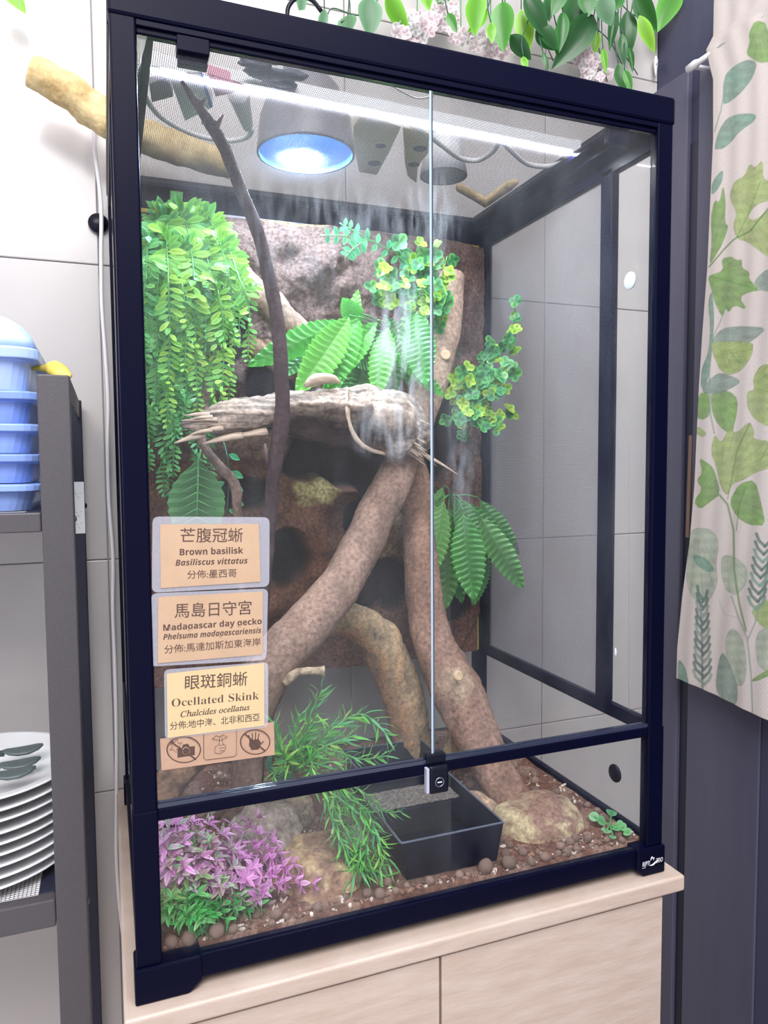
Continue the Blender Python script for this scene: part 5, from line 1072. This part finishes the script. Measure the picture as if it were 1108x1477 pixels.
c_ = PZ(640, 255, ZR); MB().lathe([(.0315, .0005), (.033, .0005), (.024, .050), (.022, .052), (0, .052), (0, .050), (.021, .050), (.030, .0005)], c=c_, n=36).build('body', M_cup, cu, True)
tag(MB().tube(zt_([(662, 270), (700, 292), (735, 268), (745, 262)], ZR+.008), [.006, .0085, .0075, .004], 14, rough=.2).build('cork_chunk', M_log, None, True), 'tan cork chunk at the back right of the roof screen', 'cork bark')
g = MB(); v, f = ico(1, 3)
for x, y, sx, sy in ((385, 106, .024, .012), (405, 118, .018, .009), (368, 92, .016, .007), (425, 108, .014, .006), (386, 128, .005, .014), (398, 84, .006, .010)):
    c = PZ(x, y, ZR+.0075); g.add([c+Vector((p.x*sx*(1+.4*mn.noise(p*2+Vector((x, 0, 0)))), p.y*sy*(1+.4*mn.noise(p*2+Vector((y, 0, 0)))), p.z*.005)) for p in v], f)
tag(g.build('dark_clump', mat('clump_dark', (.10, .12, .17), .7), None, True), 'dark flattened clump on the roof screen in front of the light strip', 'leaf litter')  # flattened lumps for an unclear dark shape
# ------------------------------------------------------------------ garland and silk flowers on the wall above
g_big = leafgeo(1, .56, .42, 10, .28, .22, nc=2, tip=.85, ridge=.002); g_big2 = leafgeo(1, .50, .38, 10, -.15, .3, nc=2, tip=.85, ridge=.002)
gl = [(437, -25, 431, 12, 20, 4), (533, -4, 535, 46, 34, 4), (557, -12, 583, 47, 28, 1), (502, 22, 500, 45, 28, 4), (468, 12, 462, 44, 16, 4), (615, -14, 617, 10, 18, 1), (652, -20, 631, 11, 18, 2), (646, 19, 658, 43, 13, 2), (688, -14, 682, 37, 33, 1), (703, 14, 682, 43, 16, 1), (708, 32, 710, 55, 15, 1), (725, 2, 724, 65, 33, 2), (752, 13, 764, 68, 30, 1), (757, -8, 791, 49, 28, 3), (736, 50, 764, 84, 25, 3), (775, 36, 802, 72, 26, 3), (755, 81, 760, 97, 12, 1),
      (857, 22, 809, 86, 38, 3), (832, -14, 826, 28, 40, 3), (812, 17, 811, 67, 18, 3), (780, 34, 803, 69, 22, 3), (803, 38, 806, 88, 11, 2), (868, -8, 879, 30, 30, 4), (888, 16, 881, 64, 14, 3), (905, 14, 910, 68, 26, 3), (917, -14, 944, 44, 26, 3), (922, 22, 948, 69, 21, 1), (976, -10, 952, 32, 32, 2), (892, 91, 901, 127, 20, 3), (901, 101, 911, 129, 11, 2), (864, 46, 857, 76, 14, 1), (870, 70, 874, 101, 9, 1), (897, 48, 902, 86, 14, 3), (907, 68, 914, 99, 9, 3), (783, 74, 792, 97, 9, 3), (845, -10, 850, 18, 26, 3), (795, -12, 790, 20, 22, 3), (893, -14, 886, 12, 24, 3), (815, -20, 800, 10, 24, 3)]
P_ = Plant('leaf_garland', PY(760, -40, .46), 'garland of large glossy green leaves hanging over the terrarium at upper right', 'plastic plant')
mm_ = {1: L_lime, 2: L_mid, 3: L_dark, 4: L_mute}
for i, (bx, by, tx, ty_, w, c) in enumerate(gl):
    dp = (.43 if c in (3,) else .40) if i % 3 else .455
    if bx < 600: dp = .455
    b = PY(bx, by, dp); tp = PY(tx, ty_, dp-.012); d = tp-b; L = d.length
    M = orient(b, d, (CAM-b).normalized()+Vector((R_.uniform(-.4, .4), 0, R_.uniform(-.1, .4))), L)@Matrix.Diagonal((w*mpp(b)/(L*.53), 1, 1, 1)); P_.leaf(g_big if i % 2 else g_big2, mm_[c], M)
    P_.stems(L_stemd).tube(spline([PY(bx+R_.uniform(-14, 14), by-70, .47), PY(bx+R_.uniform(-6, 6), by-25, dp+.01), b], 4), .0011, 5)
for l in ([(800, -60), (840, 20), (880, 60), (905, 110)], [(560, -40), (540, 8), (515, 22), (480, 12), (470, 30)], [(860, -50), (900, 10), (930, 30)], [(500, -40), (505, 20), (492, 32)], [(770, -50), (785, 50), (798, 88)], [(870, -40), (862, 50), (876, 118)], [(900, -40), (896, 60), (920, 108)]): P_.stems(L_stemd).tube(spline([PY(x, y, .455) for x, y in l], 6), .0010, 5)
P_.stems(L_stemd).tube(spline([PY(x, -62+5*math.sin(x), .476) for x in range(430, 1000, 60)], 5), .0022, 6)
P_.done()
P_ = Plant('leaf_garland', PY(0, -40, .46), 'single green leaf of a garland at the upper left picture corner', 'plastic plant')
P_.leaf(g_big, L_lime, orient(PY(3, -24, .45), PY(35, 12, .44)-PY(3, -24, .45), (-.2, -1, .3), (PY(35, 12, .44)-PY(3, -24, .45)).length)); P_.stems(L_stem).tube([PY(-10, -60, .47), PY(3, -24, .45)], .0011, 5); P_.done()
M_petal = leafmat('pale_pink_petal', (.80, .66, .72), (.86, .76, .80), (.90, .84, .86), rough=.7, trans=.35); M_petw = leafmat('white_petal', (.80, .80, .80), (.85, .84, .84), (.88, .88, .88), rough=.7, trans=.35)
pg_ = leafgeo(1, .95, .62, 6, .25, .2, rnd_=True)
fl = MB(); flr = []
for k_ in range(4):
    flr += pg_[2]
    M = orient((0, 0, 0), (math.cos(k_*PI/2), math.sin(k_*PI/2), .25), (0, 0, 1), 1); fl.add([M@p for p in pg_[0]], pg_[1])
floret = (([Vector(p) for p in fl.v]), fl.f, flr)
def spray(label, spots, base):
    P_ = Plant('silk_flower', base, label, 'silk flowers', 'pale silk flowers on the wall above the terrarium', part='floret')
    for (x, y, rx, ry, n) in spots:
        for i in range(n):
            a = R_.uniform(0, 2*PI); q = math.sqrt(R_.random()); c = PY(x+rx*q*math.cos(a), y+ry*q*math.sin(a), .465-.02*(1-q)); nr = (CAM-c).normalized()+Vector((R_.uniform(-.5, .5), 0, R_.uniform(-.4, .5))); up = nr.cross(Vector((R_.random(), R_.random(), 1)))
            P_.leaf(floret, M_petal if R_.random() < .7 else M_petw, orient(c, up, nr, R_.uniform(.0085, .0125))); P_.stems(L_stem).tube([PY(x, y+4, .475), c], .0005, 4)
        P_.stems(L_stem).tube([PY(x, y-90, .485), PY(x, y+4, .475)], .001, 5)
    P_.done()
spray('pale pink silk flowers showing above the middle of the terrarium top rail', [(602, 38, 34, 24, 30), (640, 20, 24, 22, 18), (575, 52, 22, 12, 10)], PY(605, -40, .475))
spray('pale pink silk flowers above the terrarium, right of the middle', [(708, 66, 34, 16, 22), (665, 52, 22, 14, 10)], PY(700, -40, .475))
spray('pale pink silk flowers above the right part of the terrarium top rail', [(848, 88, 20, 22, 18), (862, 108, 18, 10, 8)], PY(845, -40, .475))

# ------------------------------------------------------------------ small leftovers
g = MB(); a, b = PY(286, 662, .255), PY(283, 762, .235)
for i in range(7):
    p = a.lerp(b, .12+.12*i)
    for sg in (-1, 1): g.tube([p+Vector((0, -.003, 0)), p+Vector((sg*.024, -.004, -.012))], [.0009, .0004], 5)
g.tube([a+Vector((0, -.003, 0)), b+Vector((0, -.003, 0))], [.0014, .0006], 6); g.build('leaf_vein', L_stem, ms.t, True)
g = MB()
for k_ in range(3): g.tube(spline(pxp([(400+k_*3, 1085, .13), (388+k_*2, 1092, .115), (385+k_*3, 1106+k_*3, .11), (398, 1116+k_*4, .108), (425, 1118+k_*3, .11)]), 6), .0016, 7)
g.build('stem_loop', L_stemd, next(o for o in bpy.data.objects if o.name == 'needle_plant'), True)
v, f = ico(1, 2); c = PX(888, 941, .5938)
MB().add([c+Vector((p.x*.0008, p.y*.0022, p.z*.0058)) for p in v], f).build('dried_drop', M_white, tank, True)
g = MB(); g.tube([PX(907, y, .5941) for y in (640, 760, 900, 1000, 1030)], .00035, 5); g.build('drip_line', mat('dried_drip', (.30, .30, .33), .5), tank)
